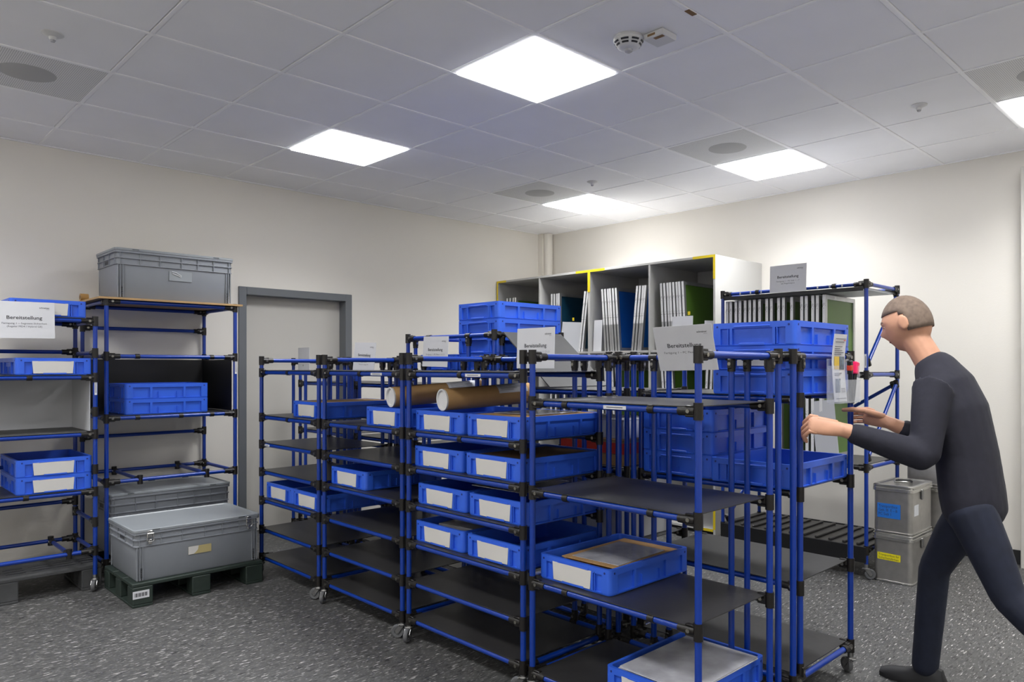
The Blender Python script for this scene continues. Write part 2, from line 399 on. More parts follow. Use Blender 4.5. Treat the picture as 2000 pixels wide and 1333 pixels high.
def price_tag(th, x, y, z, w_=.11, rz=0, rot=None):
    o = obj('rail_label', cached(('rl', w_), lambda: bx((-w_/2, -.0008, -.007), (w_/2, .0008, .007), 'paper')), th, (x, y, z), rot or (0, 0, rz))
    obj('print', cached(('rlp', w_), lambda: bx((-w_*.36, -.0012, -.0018), (w_*.36, -.0008, .0018), 'ink_grey')), o)
def cart(label, loc, w, shelves, top=1.455, d=.57, rot=0, clips=(.5,), tags=(), casters=None):
    th = thing('pipe_trolley', label, 'trolley', loc, rot, 'blue pipe trolleys standing in two rows back to back')
    s = .50; zb = shelves[-1]; t1 = top-.012
    for x in (0, w):
        pipe(th, (x, 0, .098), (x, 0, top), 'post'); pipe(th, (x, d, .098), (x, d, top), 'post'); pipe(th, (x, s, zb), (x, s, t1), 'post')
        rail(th, (x, 0, t1), (x, d, t1), 'top_rail'); joint(th, 'down', (x, s, t1), (0, 0, PI/2)); rail(th, (x, 0, zb), (x, d, zb)); joint(th, 'down', (x, s, zb), (PI, 0, PI/2))
    for x in (w/2-.2, w/2+.2):
        pipe(th, (x, d, zb), (x, d, t1), 'post'); joint(th, 'down', (x, d, t1)); joint(th, 'down', (x, d, zb), (PI, 0, 0))
    rail(th, (0, d, t1), (w, d, t1), 'top_rail'); rail(th, (0, d, zb), (w, d, zb))
    for k, z in enumerate(shelves):
        rail(th, (0, 0, z), (w, 0, z))
        if k < len(shelves)-1: rail(th, (0, s, z), (w, s, z))
        shelf_panel(th, .016, -.010, w-.016, s+.012, z+.0135)
        for c in clips if k < min(len(shelves)-1, 3 if len(shelves) < 6 else 2) else (): joint(th, 'clip', (c*w, 0, z), name='clip')
    for k, f in tags: price_tag(th, f*w, -.0137, shelves[k])
    for i, (x, y) in enumerate(((0, 0), (w, 0), (0, d), (w, d))): caster(th, x, y, (casters or (-.6, -2.5, .2, PI-.2))[i])
    return th
SA = [1.362, 1.06, .877, .69, .497, .30, .112]
SD = [1.247, .87, .487, .104]
SE = [1.265, .88, .497, .128]
YC = .43
cart('blue pipe trolley in the front row nearest the door', (-1.836, YC, 0), .797, SA, tags=((2, .12),), clips=(.5,))
cart('blue pipe trolley second from the door in the front row, one tube on it', (-.97, YC, 0), .814, SA, tags=((0, .72),), casters=(-.9, -2.4, .2, PI-.2))
cart('blue pipe trolley in the front row filled with four rows of paired bins', (-.097, YC, 0), .851, SA, tags=((0, .62),), casters=(-1.0, -2.7, .2, PI-.2))
cart('nearest blue pipe trolley with four wide black shelves at the end of the front row', (.811, YC, 0), .821, SD, clips=(.24, .76), tags=((0, .56),), casters=(-.8, -2.4, .2, PI-.2))
Y2 = 1.63
def back(label, x0, x1, top=1.455, sh=SE, **k): return cart(label, (x1, Y2, 0), x1-x0, sh, top, .56, PI, **k)
back('blue pipe trolley the person is pushing, with acrylic holder on its post', .85, 1.66, casters=(-.5, -2.6, .2, PI-.2), clips=(.24, .76))
back('blue pipe trolley in the back row directly behind the trolley full of bins', -.10, .76)
back('tall blue pipe trolley in the back row carrying a high stack of bins', -1.04, -.17, 1.60, [1.36, .88, .497, .128])
back('empty blue pipe trolley in the back row behind the first front trolley', -1.80, -1.10)
back('empty blue pipe trolley in the back row closest to the door', -2.68, -1.86)

# ------------------------------------------------------------------ blue bins
BW, BL, BH = .392, .535, .103
def bin_mesh():
    a, b, r, d_, th = BW/2, BL/2, .018, .010, .014
    # plan outline with pocket vertices on each side: (full, recessed)
    full, rec = [], []
    def side(p0, p1, nrm, pockets):
        L = math.dist(p0, p1); ux, uy = (p1[0]-p0[0])/L, (p1[1]-p0[1])/L
        for s0, s1 in pockets:
            for s_, inn in ((s0, 0), (s0, 1), (s1, 1), (s1, 0)):
                x, y = p0[0]+ux*s_*L, p0[1]+uy*s_*L
                full.append((x, y)); rec.append((x-nrm[0]*d_*inn, y-nrm[1]*d_*inn))
    def arc(cx, cy, a0):
        for i in range(5):
            t = a0+PI/2*i/4; p = (cx+r*math.cos(t), cy+r*math.sin(t)); full.append(p); rec.append(p)
    end = ((.07, .20), (.235, .765), (.80, .93)); lng = ((.06, .27), (.30, .70), (.73, .94))
    side((-a+r, -b), (a-r, -b), (0, -1), end); arc(a-r, -b+r, -PI/2)
    side((a, -b+r), (a, b-r), (1, 0), lng); arc(a-r, b-r, 0)
    side((a-r, b), (-a+r, b), (0, 1), end); arc(-a+r, b-r, PI/2)
    side((-a, b-r), (-a, -b+r), (-1, 0), lng); arc(-a+r, -b+r, PI)
    inner = [(x*(a-th)/a, y*(b-th)/b) for x, y in full]
    bot = [(x*.985, y*.988) for x, y in full]
    z = lambda P, h: [(x, y, h) for x, y in P]
    B = MB()
    B.loops([z(bot, 0), z(full, .007), z(rec, .009), z(rec, BH*.74), z(full, BH*.76), z(full, BH), z(inner, BH), z(inner, .006)], 0)
    for s in (-1, 1):
        y = s*b
        B.box((-.085, min(y, y+s*.004), BH-.020), (.085, max(y, y+s*.004), BH-.014), 0, .0012)
        B.box((-.06, min(y, y+s*.004), .004), (.06, max(y, y+s*.004), .014), 0, .0012)
        for q in (-1, 1):
            B.cyl((q*(a-.028), y-s*.002, BH-.016), (q*(a-.028), y+s*.0006, BH-.016), .0048, 10, 1)
            B.box((q*.115-.002, min(y-s*d_, y), .01), (q*.115+.002, max(y-s*d_, y+s*.002), BH-.02), 0)
            x = s*a; B.cyl((x-s*.002, q*(b-.028), BH-.016), (x+s*.0006, q*(b-.028), BH-.016), .0048, 10, 1)
            B.box((min(x-s*d_, x), q*.06-.002, .009), (max(x-s*d_, x), q*.06+.002, .05), 0)
    return B.mesh('bin', ['bin', 'bin_hole'])
def card_mesh():
    B = MB(); n = 6; w0, w1, z0, z1 = .101, .107, .010, .084
    P = []
    for k, y in ((0, -BL/2-.0006), (1, -BL/2-.0018)):
        for i in range(n+1):
            u = i/n*2-1; P.append((u*w0-.008, y-.002*(1-u*u), z0)); P.append((u*w1-.008, y-.002*(1-u*u), z1))
    fs = []
    m = 2*(n+1)
    for i in range(n):
        a = 2*i; fs += [(a, a+2, a+3, a+1), (m+a, m+a+1, m+a+3, m+a+2), (a, m+a, m+a+2, a+2), (a+1, a+3, m+a+3, m+a+1)]
    fs += [(0, 1, m+1, m), (2*n, m+2*n, m+2*n+1, 2*n+1)]
    B.add(P, fs); return B.mesh('card', 'card')
BINS = 'blue stacking bins on the racks and trolleys'
LASTBIN = [None]
def bin_(label, x, y, z, rz=0, card=True):
    t = thing('stacking_bin', label, 'bin', (x, y, z), rz, BINS)
    obj('bin_body', cached('bin', bin_mesh), t); LASTBIN[0] = t
    if card: obj('label_card', cached('card', card_mesh), t)
    return t
SH = .0172      # height of the shelf sheet above the rail axis
yb = YC+.025+BL/2
def zf(z): return z+SH
# front row
bin_('blue bin with white card filled with boards on the trolley nearest the door', -1.30, yb+.03, zf(SA[1]))
bin_('left of two blue bins side by side low on the trolley nearest the door', -1.63, yb, zf(SA[4]))
bin_('right of two blue bins side by side low on the trolley nearest the door', -1.235, yb, zf(SA[4]))
bin_('blue bin under the thinner end of the far cardboard tube, second trolley', -.36, yb, zf(SA[1]))
bin_('empty blue bin alone at middle height on the second trolley from the door', -.75, yb, zf(SA[3]))
rows = ['top', 'second', 'third', 'lowest']
for k, dx in ((1, 0), (2, -.008), (3, .022), (4, .004)):
    bin_('left blue bin of the %s row of paired bins' % rows[k-1], .112+dx, yb, zf(SA[k]))
    bin_('right blue bin of the %s row of paired bins' % rows[k-1], .535+dx*.8, yb-.005, zf(SA[k]))
bin_('blue bin holding cardboard and film on the nearest trolley', 1.012, yb+.01, zf(SD[2]))
bin_('blue bin full of large sheets at the bottom of the nearest trolley', 1.365, yb+.03, zf(SD[3]))
# back row
P = BH+.0003
names3 = ['bottom', 'middle', 'top']
for k in range(3):
    bin_('%s blue bin of the three stacked before the screen rack' % names3[k], 1.455, 1.375, zf(SE[0])+k*P, card=False)
    if k == 1:
        o = obj('paper_label', bx((-.07, -BL/2-.001, .02), (.07, -BL/2, .075), 'paper'), LASTBIN[0]); text('PC FLEXO', .10, .014, o, (0, -BL/2-.0015, .062), (0, 0, 0))
    bin_('%s blue bin of the stack of three at mid height on the pushed trolley' % names3[k], 1.06, 1.385, zf(SE[1])+k*P, card=False)
bin_('single open empty blue bin at mid height on the trolley being pushed', 1.455, 1.36, zf(SE[1]), card=False)
n4 = ['lowest', 'second lowest', 'second highest', 'topmost']
for k in range(4): bin_('%s blue bin of the tall stack on the high back trolley' % n4[k], -.395, 1.40, 1.36+SH+k*P, card=False)
for k in range(1): bin_('blue bin beside the tall stack, behind a paper sign', -.80, 1.40, 1.36+SH, card=False)

# ------------------------------------------------------------------ wall rack with plywood top (rack two) and rack at left edge
def rack(label, loc=(0, 0, 0)): return thing('pipe_rack', label, 'rack', loc, 0, 'blue pipe racks along the walls')
X1, X0, ya, yz = -2.35, -2.95, -.374, .459
r2 = rack('blue pipe rack with plywood top and grey box on it, left of the door', (X1, ya, 0))
W2, D2 = yz-ya, X0-X1
for x, y in ((0, 0), (0, W2), (D2, 0), (D2, W2)): pipe(r2, (x, y, .098), (x, y, 1.838), 'post'); caster(r2, x, y, .8)
for z, sides in ((1.83, 1), (1.47, 1), (1.062, 1), (.645, 1), (.12, 1)):
    rail(r2, (0, 0, z), (0, W2, z)); rail(r2, (0, 0, z), (D2, 0, z)); rail(r2, (0, W2, z), (D2, W2, z))
for z in (1.83, 1.68, .90, .645, 1.062, .12): rail(r2, (D2, 0, z), (D2, W2, z))
for f in (.22, .80): joint(r2, 'clip', (0, f*W2, 1.47), (0, 0, PI/2), 'clip')
for f in (.22, .55, .80): joint(r2, 'clip', (0, f*W2, 1.062), (0, 0, PI/2), 'clip')
for f in (.24, .76): rail(r2, (0, f*W2, .645), (D2, f*W2, .645), 'crossbar')
obj('plywood_top', bx((D2-.03, -.05, 1.8435), (.03, W2+.045, 1.857), 'ply', .001), r2)
obj('shelf', bx((D2+.015, .016, 1.0765), (.005, W2-.016, 1.080), 'shelf'), r2)
obj('back_panel', bx((D2+.016, .02, 1.081), (D2+.020, W2-.018, 1.455), 'black_plastic'), r2)
obj('side_panel', bx((D2+.02, W2-.020, 1.081), (-.02, W2-.016, 1.455), 'black_plastic'), r2)
price_tag(r2, .0145, W2, 1.40, .10, rot=(0, PI/2, PI/2))
t = thing('tape_roll', 'tan roll of adhesive tape beside the grey box on the plywood top', 'tape roll', (X0+.14, ya-.022, 1.857+.026))
B = MB(); B.lathe([(.014, -.024), (.026, -.024), (.026, .024), (.014, .024), (.014, -.024)], n=24, axis='y'); obj('tape', B.mesh('tape', 'tape_tan'), t)
B = MB(); B.lathe([(.012, -.0245), (.0142, -.0245), (.0142, .0245), (.012, .0245), (.012, -.0245)], n=24, axis='y'); obj('core', B.mesh('core', 'cardboard_dark'), t)
for k in range(2):
    bin_('%s of the two blue bins stacked long side forward in the black-lined shelf' % ('lower', 'upper')[k], -2.555, .005, 1.0805+k*P, 0, False)

r1 = rack('blue pipe rack at the left edge with three bins and a paper sign', (-2.20, -.474, 0))
WL, DL = -.86, -.494
for x, y in ((0, 0), (0, WL), (DL, 0), (DL, WL)): pipe(r1, (x, y, .098), (x, y, 1.70), 'post'); caster(r1, x, y, (-.5, -.9, 2, 2)[0 if x == 0 else 2])
for z in (1.687, 1.334, .98, .621, .25):
    rail(r1, (0, 0, z), (0, WL, z))
for z in (1.687, 1.50, 1.334, .98, .76, .621, .50, .25):
    rail(r1, (DL, 0, z), (DL, WL, z))
for z in (1.687, 1.488, 1.12, .76, .43, .25): rail(r1, (0, 0, z), (DL, 0, z)); rail(r1, (0, WL, z), (DL, WL, z))
for z, fs in ((1.334, (.40,)), (.98, (.62, .68)), (.621, (.42,))):
    for f in fs: joint(r1, 'clip', (0, f*WL, z), (0, 0, PI/2), 'clip')
for z in (1.687, 1.334, .621): obj('shelf', bx((DL-.012, WL+.016, z+.0135), (.010, -.016, z+.017), 'shelf'), r1)
obj('shelf', bx((DL-.012, WL+.016, .9935), (.010, -.016, .997), 'grey_board'), r1)
rail(r1, (0, -.14, .25), (DL, -.14, .25), 'crossbar')
obj('back_panel', bx((DL+.016, WL+.016, .998), (DL+.02, -.02, 1.318), 'white_board'), r1)
obj('side_panel', bx((DL+.02, -.024, .998), (-.03, -.02, 1.318), 'white_board'), r1)
price_tag(r1, .0145, 0, 1.27, .09, rot=(0, PI/2, PI/2))
xb = -2.2-.012-BL/2
bin_('blue bin with white card on the very top of the left edge rack', xb, -.715, 1.7045, PI/2)
bin_('single blue bin with white card second from top in the left edge rack', xb+.02, -.69, 1.3515, PI/2)
bin_('lower of the two stacked carded bins in the left edge rack', xb+.01, -.685, .6385, PI/2)
bin_('upper of the two stacked carded bins in the left edge rack', xb+.01, -.685, .6385+P, PI/2)

# ------------------------------------------------------------------ grey lidded boxes and pallets
def gb_mesh(W, L, H):     # W long side (x), L depth (y)
    a, b, r, d_ = W/2, L/2, .02, .012
    R = lambda e, h: [(x, y, h) for x, y in rrect(-a+e, -b+e, a-e, b-e, r, 3)]
    B = MB(); B.loops([R(d_+.012, 0), R(d_+.006, .01), R(d_, H*.70), R(.004, H*.71), R(.004, H*.72), R(d_, H*.73), R(d_, H*.83), R(.003, H*.84), R(.003, H*.855), R(d_, H*.87), R(d_, H*.955), R(0, H*.96), R(0, H), R(.016, H), R(.02, .012)])
    for s in (-1, 1):
        y = s*b; x = s*a
        for f in (-.46, -.30, -.14, .04, .18, .32, .46):
            y0, y1 = y-s*(d_+.002), y-s*.004
            B.box((f*W-.002, min(y0, y1), H*.72), (f*W+.002, max(y0, y1), H*.96))
        for f in (-.475, -.455, -.435, .435, .455, .475):
            y0, y1 = y-s*(d_+.004), y-s*.006
            B.box((f*W-.002, min(y0, y1), .008), (f*W+.002, max(y0, y1), H*.71))
        for f in (-.42, -.14, .14, .42):
            x0, x1 = x-s*(d_+.002), x-s*.004
            B.box((min(x0, x1), f*L-.002, H*.72), (max(x0, x1), f*L+.002, H*.96))
        for q in (-1, 1):       # slotted foot of the ribs
            for k in range(5):
                y0, y1 = y-s*(d_+.002), y-s*(d_-.006)
                B.box((q*.445*W-.006, min(y0, y1), .02+k*.013), (q*.445*W+.006, max(y0, y1), .026+k*.013), 1)
        x0, x1 = x-s*(d_+.002), x-s*(d_-.001)
        B.box((min(x0, x1), -.05, H*.75), (max(x0, x1), .05, H*.82), 1)
    return B.mesh('grey_box', ['greybox', 'greybox_dark'])
def lid_mesh(W, L):
    a, b = W/2+.002, L/2+.002; R = lambda e, h: [(x, y, h) for x, y in rrect(-a+e, -b+e, a-e, b-e, .02, 3)]
    B = MB(); B.loops([R(.004, 0), R(0, .002), R(0, .014), R(.003, .017), R(.012, .017), R(.016, .012)]); return B.mesh('lid', 'greybox_lid')
def latch_mesh():
    B = MB(); B.box((-.014, -.006, -.012), (.014, 0, .028), 0, .002); B.box((-.009, -.010, -.052), (.009, 0, -.022), 0, .002)
    B.tube([(-.017, -.008, .01), (-.019, -.010, -.028), (-.011, -.010, -.036), (.011, -.010, -.036), (.019, -.010, -.028), (.017, -.008, .01)], .0018, 6); B.cyl((-.018, -.008, .012), (.018, -.008, .012), .004, 8)
    return B.mesh('latch', 'alurim')
def grey_box(label, x, y, z, W, L, H, rz, latches=False):
    t = thing('lidded_box', label, 'box', (x, y, z), rz, 'grey lidded transport boxes')
    obj('box_body', cached(('gb', W, L, H), lambda: gb_mesh(W, L, H)), t)
    l = obj('lid', cached(('gl', W, L), lambda: lid_mesh(W, L)), t, (0, 0, H+.0005))
    for f in (-.3, 0, .3):
        obj('hinge', cached('hinge', lambda: bx((-.022, -.006, -.012), (.022, .006, .012), 'greybox_dark', .002)), l, (f*W, L/2+.003, .011))
    for f in (-.34, .34): obj('lid_slot', cached('slot', lambda: bx((-.02, -.001, -.002), (.02, .004, .002), 'greybox_dark')), l, (f*W, -L/2-.003, .010))
    if latches:
        for f in (-.385, .40): obj('latch', cached('latch', latch_mesh), t, (f*W, -L/2-.001, H*.93))
    return t
def box_pallet(t, W, L, H, m):
    for k in range(3):
        y = (-L/2+.05, 0, L/2-.05)[k]
        obj('deck_board', cached(('db', W, m, L), lambda: bx((-W/2, -L*.16, H-.022), (W/2, L*.16, H), m, .004)), t, (0, (-L*.335, 0, L*.335)[k], 0))
        for x in (-W/2+.055, 0, W/2-.055): obj('pallet_block', cached(('pb', m, H), lambda: bx((-.055, -.05, .015), (.055, .05, H-.022), m, .005)), t, (x, y, 0))
    for x in (-W/2+.055, 0, W/2-.055): obj('runner', cached(('pru', m, L), lambda: bx((-.055, -L/2, 0), (.055, L/2, .016), m, .003)), t, (x, 0, 0))
px, py = -1.925, -.035
t = thing('half_pallet', 'dark green plastic half pallet under the latched grey box', 'pallet', (px, py, 0), PI/2)
box_pallet(t, .77, .58, .14, 'pallet_green')
o = obj('barcode_label', bx((-.044, -.001, -.022), (.044, .001, .022), 'paper'), t, (-.34, -.2915, .075))
for k in range(13): obj('bar', cached(('bar', k % 3), lambda: bx((-.0008*(1+k % 3), -.0006, -.011), (.0008*(1+k % 3), 0, .011), 'ink')), o, (-.034+k*.0056, -.001, 0))
g = grey_box('grey plastic box with metal latches on the green half pallet', px+.005, py, .1405, .745, .535, .288, PI/2, True)
o = obj('sticker', bx((-.068, -.0012, -.024), (.068, 0, .024), 'label_beige'), g, (.0, -.2565, .135)); B = MB(); B.add([(-.068, -.002, -.024), (-.035, -.002, -.022), (-.012, -.002, .0), (-.008, -.002, .024), (-.068, -.002, .024)], [(0, 1, 2, 3, 4)]); obj('torn_paper', B.mesh('torn', 'card'), o)
g = grey_box('grey plastic box with film pocket on top of the plywood shelf', -2.60, .068, 1.8575, .775, .46, .318, PI/2)
o = obj('film_pocket', bx((-.075, -.002, -.034), (.075, 0, .034), 'greybox_lid'), g, (.025, -.2195, .175))
B = MB(); B.tube([(-.06, -.004, .028), (-.03, -.004, .024), (-.012, -.004, .012), (.004, -.004, .004), (.0, -.004, -.006), (-.02, -.004, .004), (-.055, -.004, .016)], .003, 6); obj('crease', B.mesh('crease', 'white_board'), o)
grey_box('grey lidded box standing behind and above the latched one, under the rack', -2.64, .055, .1375, .79, .46, .40, PI/2)
t = thing('flat_pallet', 'dark grey plastic pallet under the rack at the left edge', 'pallet', (-2.46, -.92, 0), PI/2)
box_pallet(t, .98, .46, .15, 'pallet_grey')
for k in range(4):
    for q in range(3): obj('deck_slot', cached('dslot', lambda: bx((-.05, -.007, 0), (.05, .007, .0012), 'dark_slot')), t, (.06+k*.13, -.12+q*.06, .15))

# ------------------------------------------------------------------ grey cabinet at the back wall
CX0, CX1, CY0, CY1, CZ = -2.985, -.25, 3.557, YB-.004, 2.333
cb = thing('shelving_cabinet', 'wide light grey open cabinet with yellow corner tape against the back wall', 'cabinet', (CX0, CY0, 0))
cw, cdp = CX1-CX0, CY1-CY0
dv = [x-CX0 for x in (-2.327, -1.646, -.927)]
obj('side_panel', bx((0, 0, 0), (.02, cdp, CZ), 'cab', .001), cb); obj('side_panel', bx((cw-.02, 0, 0), (cw, cdp, CZ), 'cab', .001), cb)
obj('top_panel', bx((.02, 0, CZ-.02), (cw-.02, cdp, CZ), 'cab', .001), cb)
obj('back_panel', bx((.02, cdp-.012, .05), (cw-.02, cdp, CZ-.02), 'cab_in'), cb)
for x in dv:
    wd = .028 if abs(x-dv[1]) < .01 else .02
    obj('divider', bx((x-wd/2, .002, .05), (x+wd/2, cdp-.012, CZ-.02), 'cab', .001), cb)
edges = [.02]+[e for x in dv for e in (x-.014, x+.014)]+[cw-.02]
for z in (1.549, .80, .05):
    for k in range(4): obj('shelf_board', bx((edges[2*k], .004, z-.02), (edges[2*k+1], cdp-.012, z), 'cab', .001), cb)
obj('plinth', bx((.02, .03, 0), (cw-.02, .05, .03), 'baseboard'), cb)
for a, b in (((cw-.021, -.0012, 2.13), (cw+.001, 0, CZ)), ((cw-.22, -.0012, CZ-.021), (cw-.021, 0, CZ+.001)), ((dv[1]-.015, -.0012, 2.12), (dv[1]+.015, .002, CZ-.021)), ((dv[1]-.17, -.0012, CZ-.021), (dv[1]+.2, 0, CZ+.001)),
             ((-.001, -.0012, 2.10), (.021, 0, CZ)), ((.021, -.0012, CZ-.021), (.15, 0, CZ+.001)), ((cw-.021, -.0012, .05), (cw+.001, 0, .26)), ((cw-.20, -.0012, .03), (cw-.021, 0, .052))):
    obj('yellow_tape', bx(a, b, 'tape_yellow'), cb)

def screen_mesh(D_, H, col):
    th = .011; B = MB(); bw = .03
    for a, b in (((-th, 0, 0), (th, bw, H)), ((-th, D_-bw, 0), (th, D_, H)), ((-th, bw, 0), (th, D_-bw, bw)), ((-th, bw, H-bw), (th, D_-bw, H))): B.box(a, b, 0)
    B.box((-.002, bw-.001, bw-.001), (.002, D_-bw+.001, H-bw+.001), 1)
    return B.mesh('screen', ['alu', col])
def spine_mesh(H):
    return bx((-.0108, -.0014, .004), (.0108, 0, H-.004), 'spine')
def screen(label, x, y, z, H, D_, col, lean=0, group='framed screens in the cabinet', half=False):
    t = thing('screen_frame', label, 'screen frame', (x, y, z), 0, group, rot=(0, lean, 0))
    obj('frame', cached(('scr', D_, H, col), lambda: screen_mesh(D_, H, col)), t)
    if half: obj('spine_label', cached(('spi', H, .55), lambda: bx((-.0108, -.0014, H*.42), (.0108, 0, H-.004), 'spine')), t)
    else: obj('spine_label', cached(('spi', H), lambda: spine_mesh(H)), t)
    return t
comp = ['leftmost', 'second', 'third', 'rightmost']
def ordn(k): return ['first', 'second', 'third', 'fourth', 'fifth', 'sixth', 'seventh', 'eighth', 'ninth', 'tenth', 'eleventh', 'twelfth', 'thirteenth', 'fourteenth', 'fifteenth', 'sixteenth', 'seventeenth', 'eighteenth'][k]
def row(c, lvl, xs, cols, z, H, lean, side='', half=False):
    for k, x in enumerate(xs):
        screen('%s framed screen%s in the %s %s cabinet compartment' % (ordn(k), side or ' from the left', comp[c], lvl), x, CY0+.045+.004*(k % 3), z, H, .56, cols[k] if isinstance(cols, list) else cols, lean, half=half)
lz = 1.5505; H1 = .595
def span(a, b, n): return [a+(b-a)*k/(n-1) for k in range(n)]
row(0, 'upper', span(-2.865, -2.735, 4), 'mesh_green', lz, H1, 0)
row(1, 'upper', span(-2.19, -2.09, 4), 'mesh_teal', lz, H1, 0)
row(1, 'upper', [-1.81, -1.78], 'mesh_teal', lz, H1, .13, ' of the leaning pair')
row(2, 'upper', span(-1.475, -1.315, 6), 'mesh_blue', lz, H1, -.07, half=True)
row(2, 'upper', span(-1.155, -1.062, 4), 'mesh_blue', lz, H1, .10, ' of the right-leaning group', half=True)
row(3, 'upper', span(-.80, -.575, 8), 'mesh_green', lz, H1, -.055, half=True)
lz2 = .8015
row(1, 'lower', span(-2.2, -1.95, 5), 'mesh_teal', lz2, H1, 0)
row(2, 'lower', span(-1.50, -1.32, 5), 'mesh_green', lz2, H1, -.05)
row(3, 'lower', span(-.78, -.68, 4), 'mesh_green', lz2, H1, -.07)
row(3, 'lower', [-.385, -.345], 'mesh_green', lz2, H1, .05, ' of the right pair')
def sheet(name, label, cat, W, H, x, y, z, rot, m='paper', th=.0012, group=None):
    return tag(obj(name, cached((name, W, H, m, th), lambda: bx((-W/2, -th/2, 0), (W/2, th/2, H), m)), None, (x, y, z), rot), label, cat, group)
sheet('document_sleeve', 'printed sheet leaning before the screens in the rightmost compartment', 'document', .20, .29, -.60, CY0+.03, lz, (-.05, 0, .1))
sheet('document_sleeve', 'printed sheet at the left of the third compartment', 'document', .10, .30, -1.565, CY0+.03, lz, (-.06, 0, .05))
sheet('document_sleeve', 'curled grey sheet in the second compartment with a yellow tab', 'document', .22, .30, -1.955, CY0+.05, lz, (-.1, .06, .2), 'white_board')
sheet('document_sleeve', 'narrow sheet by the right wall of the rightmost compartment', 'document', .09, .24, -.345, CY0+.04, lz, (-.03, .06, .25))
for x, z in ((-.515, 1.845), (-1.86, 1.855)):
    tag(obj('index_tab', bx((-.012, -.001, 0), (.012, .001, .03), 'tape_yellow'), None, (x, CY0+.012, z)), 'small yellow tab on the sheet in the %s compartment' % ('rightmost' if x > -1 else 'second'), 'tab')

# ------------------------------------------------------------------ rack with folders at the right
RX0, RX1, RY0, RY1 = .045, 1.121, 3.19, 3.744
rr = rack('blue pipe rack with a long row of framed screens by the back wall', (RX0, RY0, 0))
rw, rd = RX1-RX0, RY1-RY0
for x, y in ((0, 0), (rw, 0), (0, rd), (rw, rd)): pipe(rr, (x, y, .098), (x, y, 1.965), 'post'); caster(rr, x, y, .5)
for z in (1.95, 1.347, .733, .19):
    rail(rr, (0, 0, z), (rw, 0, z)); rail(rr, (0, rd, z), (rw, rd, z)); rail(rr, (0, 0, z), (0, rd, z)); rail(rr, (rw, 0, z), (rw, rd, z))
def brace(p, q):
    pipe(rr, p, q, 'brace')
    for e in (p, q): joint(rr, 'collar', e, (.6, 0, 0))
brace((rw, .03, 1.43), (rw, rd-.02, 1.90)); brace((rw, .03, .80), (rw, rd-.02, 1.28)); brace((rw-.03, rd, 1.27), (.25, rd, .80)); brace((.03, .02, .25), (.03, rd-.03, .66))
obj('shelf', bx((.016, -.01, 1.915), (rw-.016, rd-.03, 1.93), 'white_board'), rr)
obj('shelf_edge', bx((.016, -.013, 1.905), (rw-.016, -.010, 1.932), 'black_plastic'), rr)
for z in (1.347, .733): obj('shelf', bx((.016, -.01, z+.0135), (rw-.016, rd-.016, z+.018), 'shelf'), rr)
for k in range(3): joint(rr, 'clip', ((.27, .52, .8)[k]*rw, 0, 1.95), name='clip')
for k in range(12): obj('pin', cached('pin', lambda: bx((-.005, -.002, -.009), (.005, 0, .009), 'plastic_white')), rr, (.07+k*(rw-.14)/11, -.0125, 1.95))
obj('bottom_tray', bx((-.005, -.01, .204), (rw+.005, rd, .215), 'shelf', .002), rr)
for k in range(11): obj('tray_rib', cached('rib', lambda: bx((-.012, 0, 0), (.012, rd-.03, .014), 'shelf', .004)), rr, (.06+k*(rw-.12)/10, .01, .215))
obj('tray_skirt', bx((-.005, -.025, .11), (rw+.005, -.013, .215), 'black_plastic', .002), rr)
price_tag(rr, rw, -.0137, 1.44, .09, rot=(0, PI/2, 0))
XS = [0.064, 0.095, 0.139, 0.173, 0.217, 0.255, 0.293, 0.335, 0.393, 0.429, 0.486, 0.523, 0.586, 0.661, 0.694, 0.742, 0.775, 0.822]
for k, x in enumerate(XS):
    screen('%s white-spined screen frame from the left, upper shelf of the pipe rack' % ordn(k), x, RY0+.03, 1.3655, .535, .50, 'mesh_green', 0, 'screen frames on the pipe rack')
for k, x in enumerate((.50, .60, .70, .74, .80)):
    screen('%s screen frame from the left, middle shelf of the pipe rack' % ordn(k), x, RY0+.03, .7515, .535, .50, 'mesh_green', 0, 'screen frames on the pipe rack')
sheet('foam_board', 'slanted white board leaning on the middle shelf of the pipe rack', 'board', .16, .42, .86, RY0+.01, .7515, (-.06, -.12, 0), 'white_board', .004)

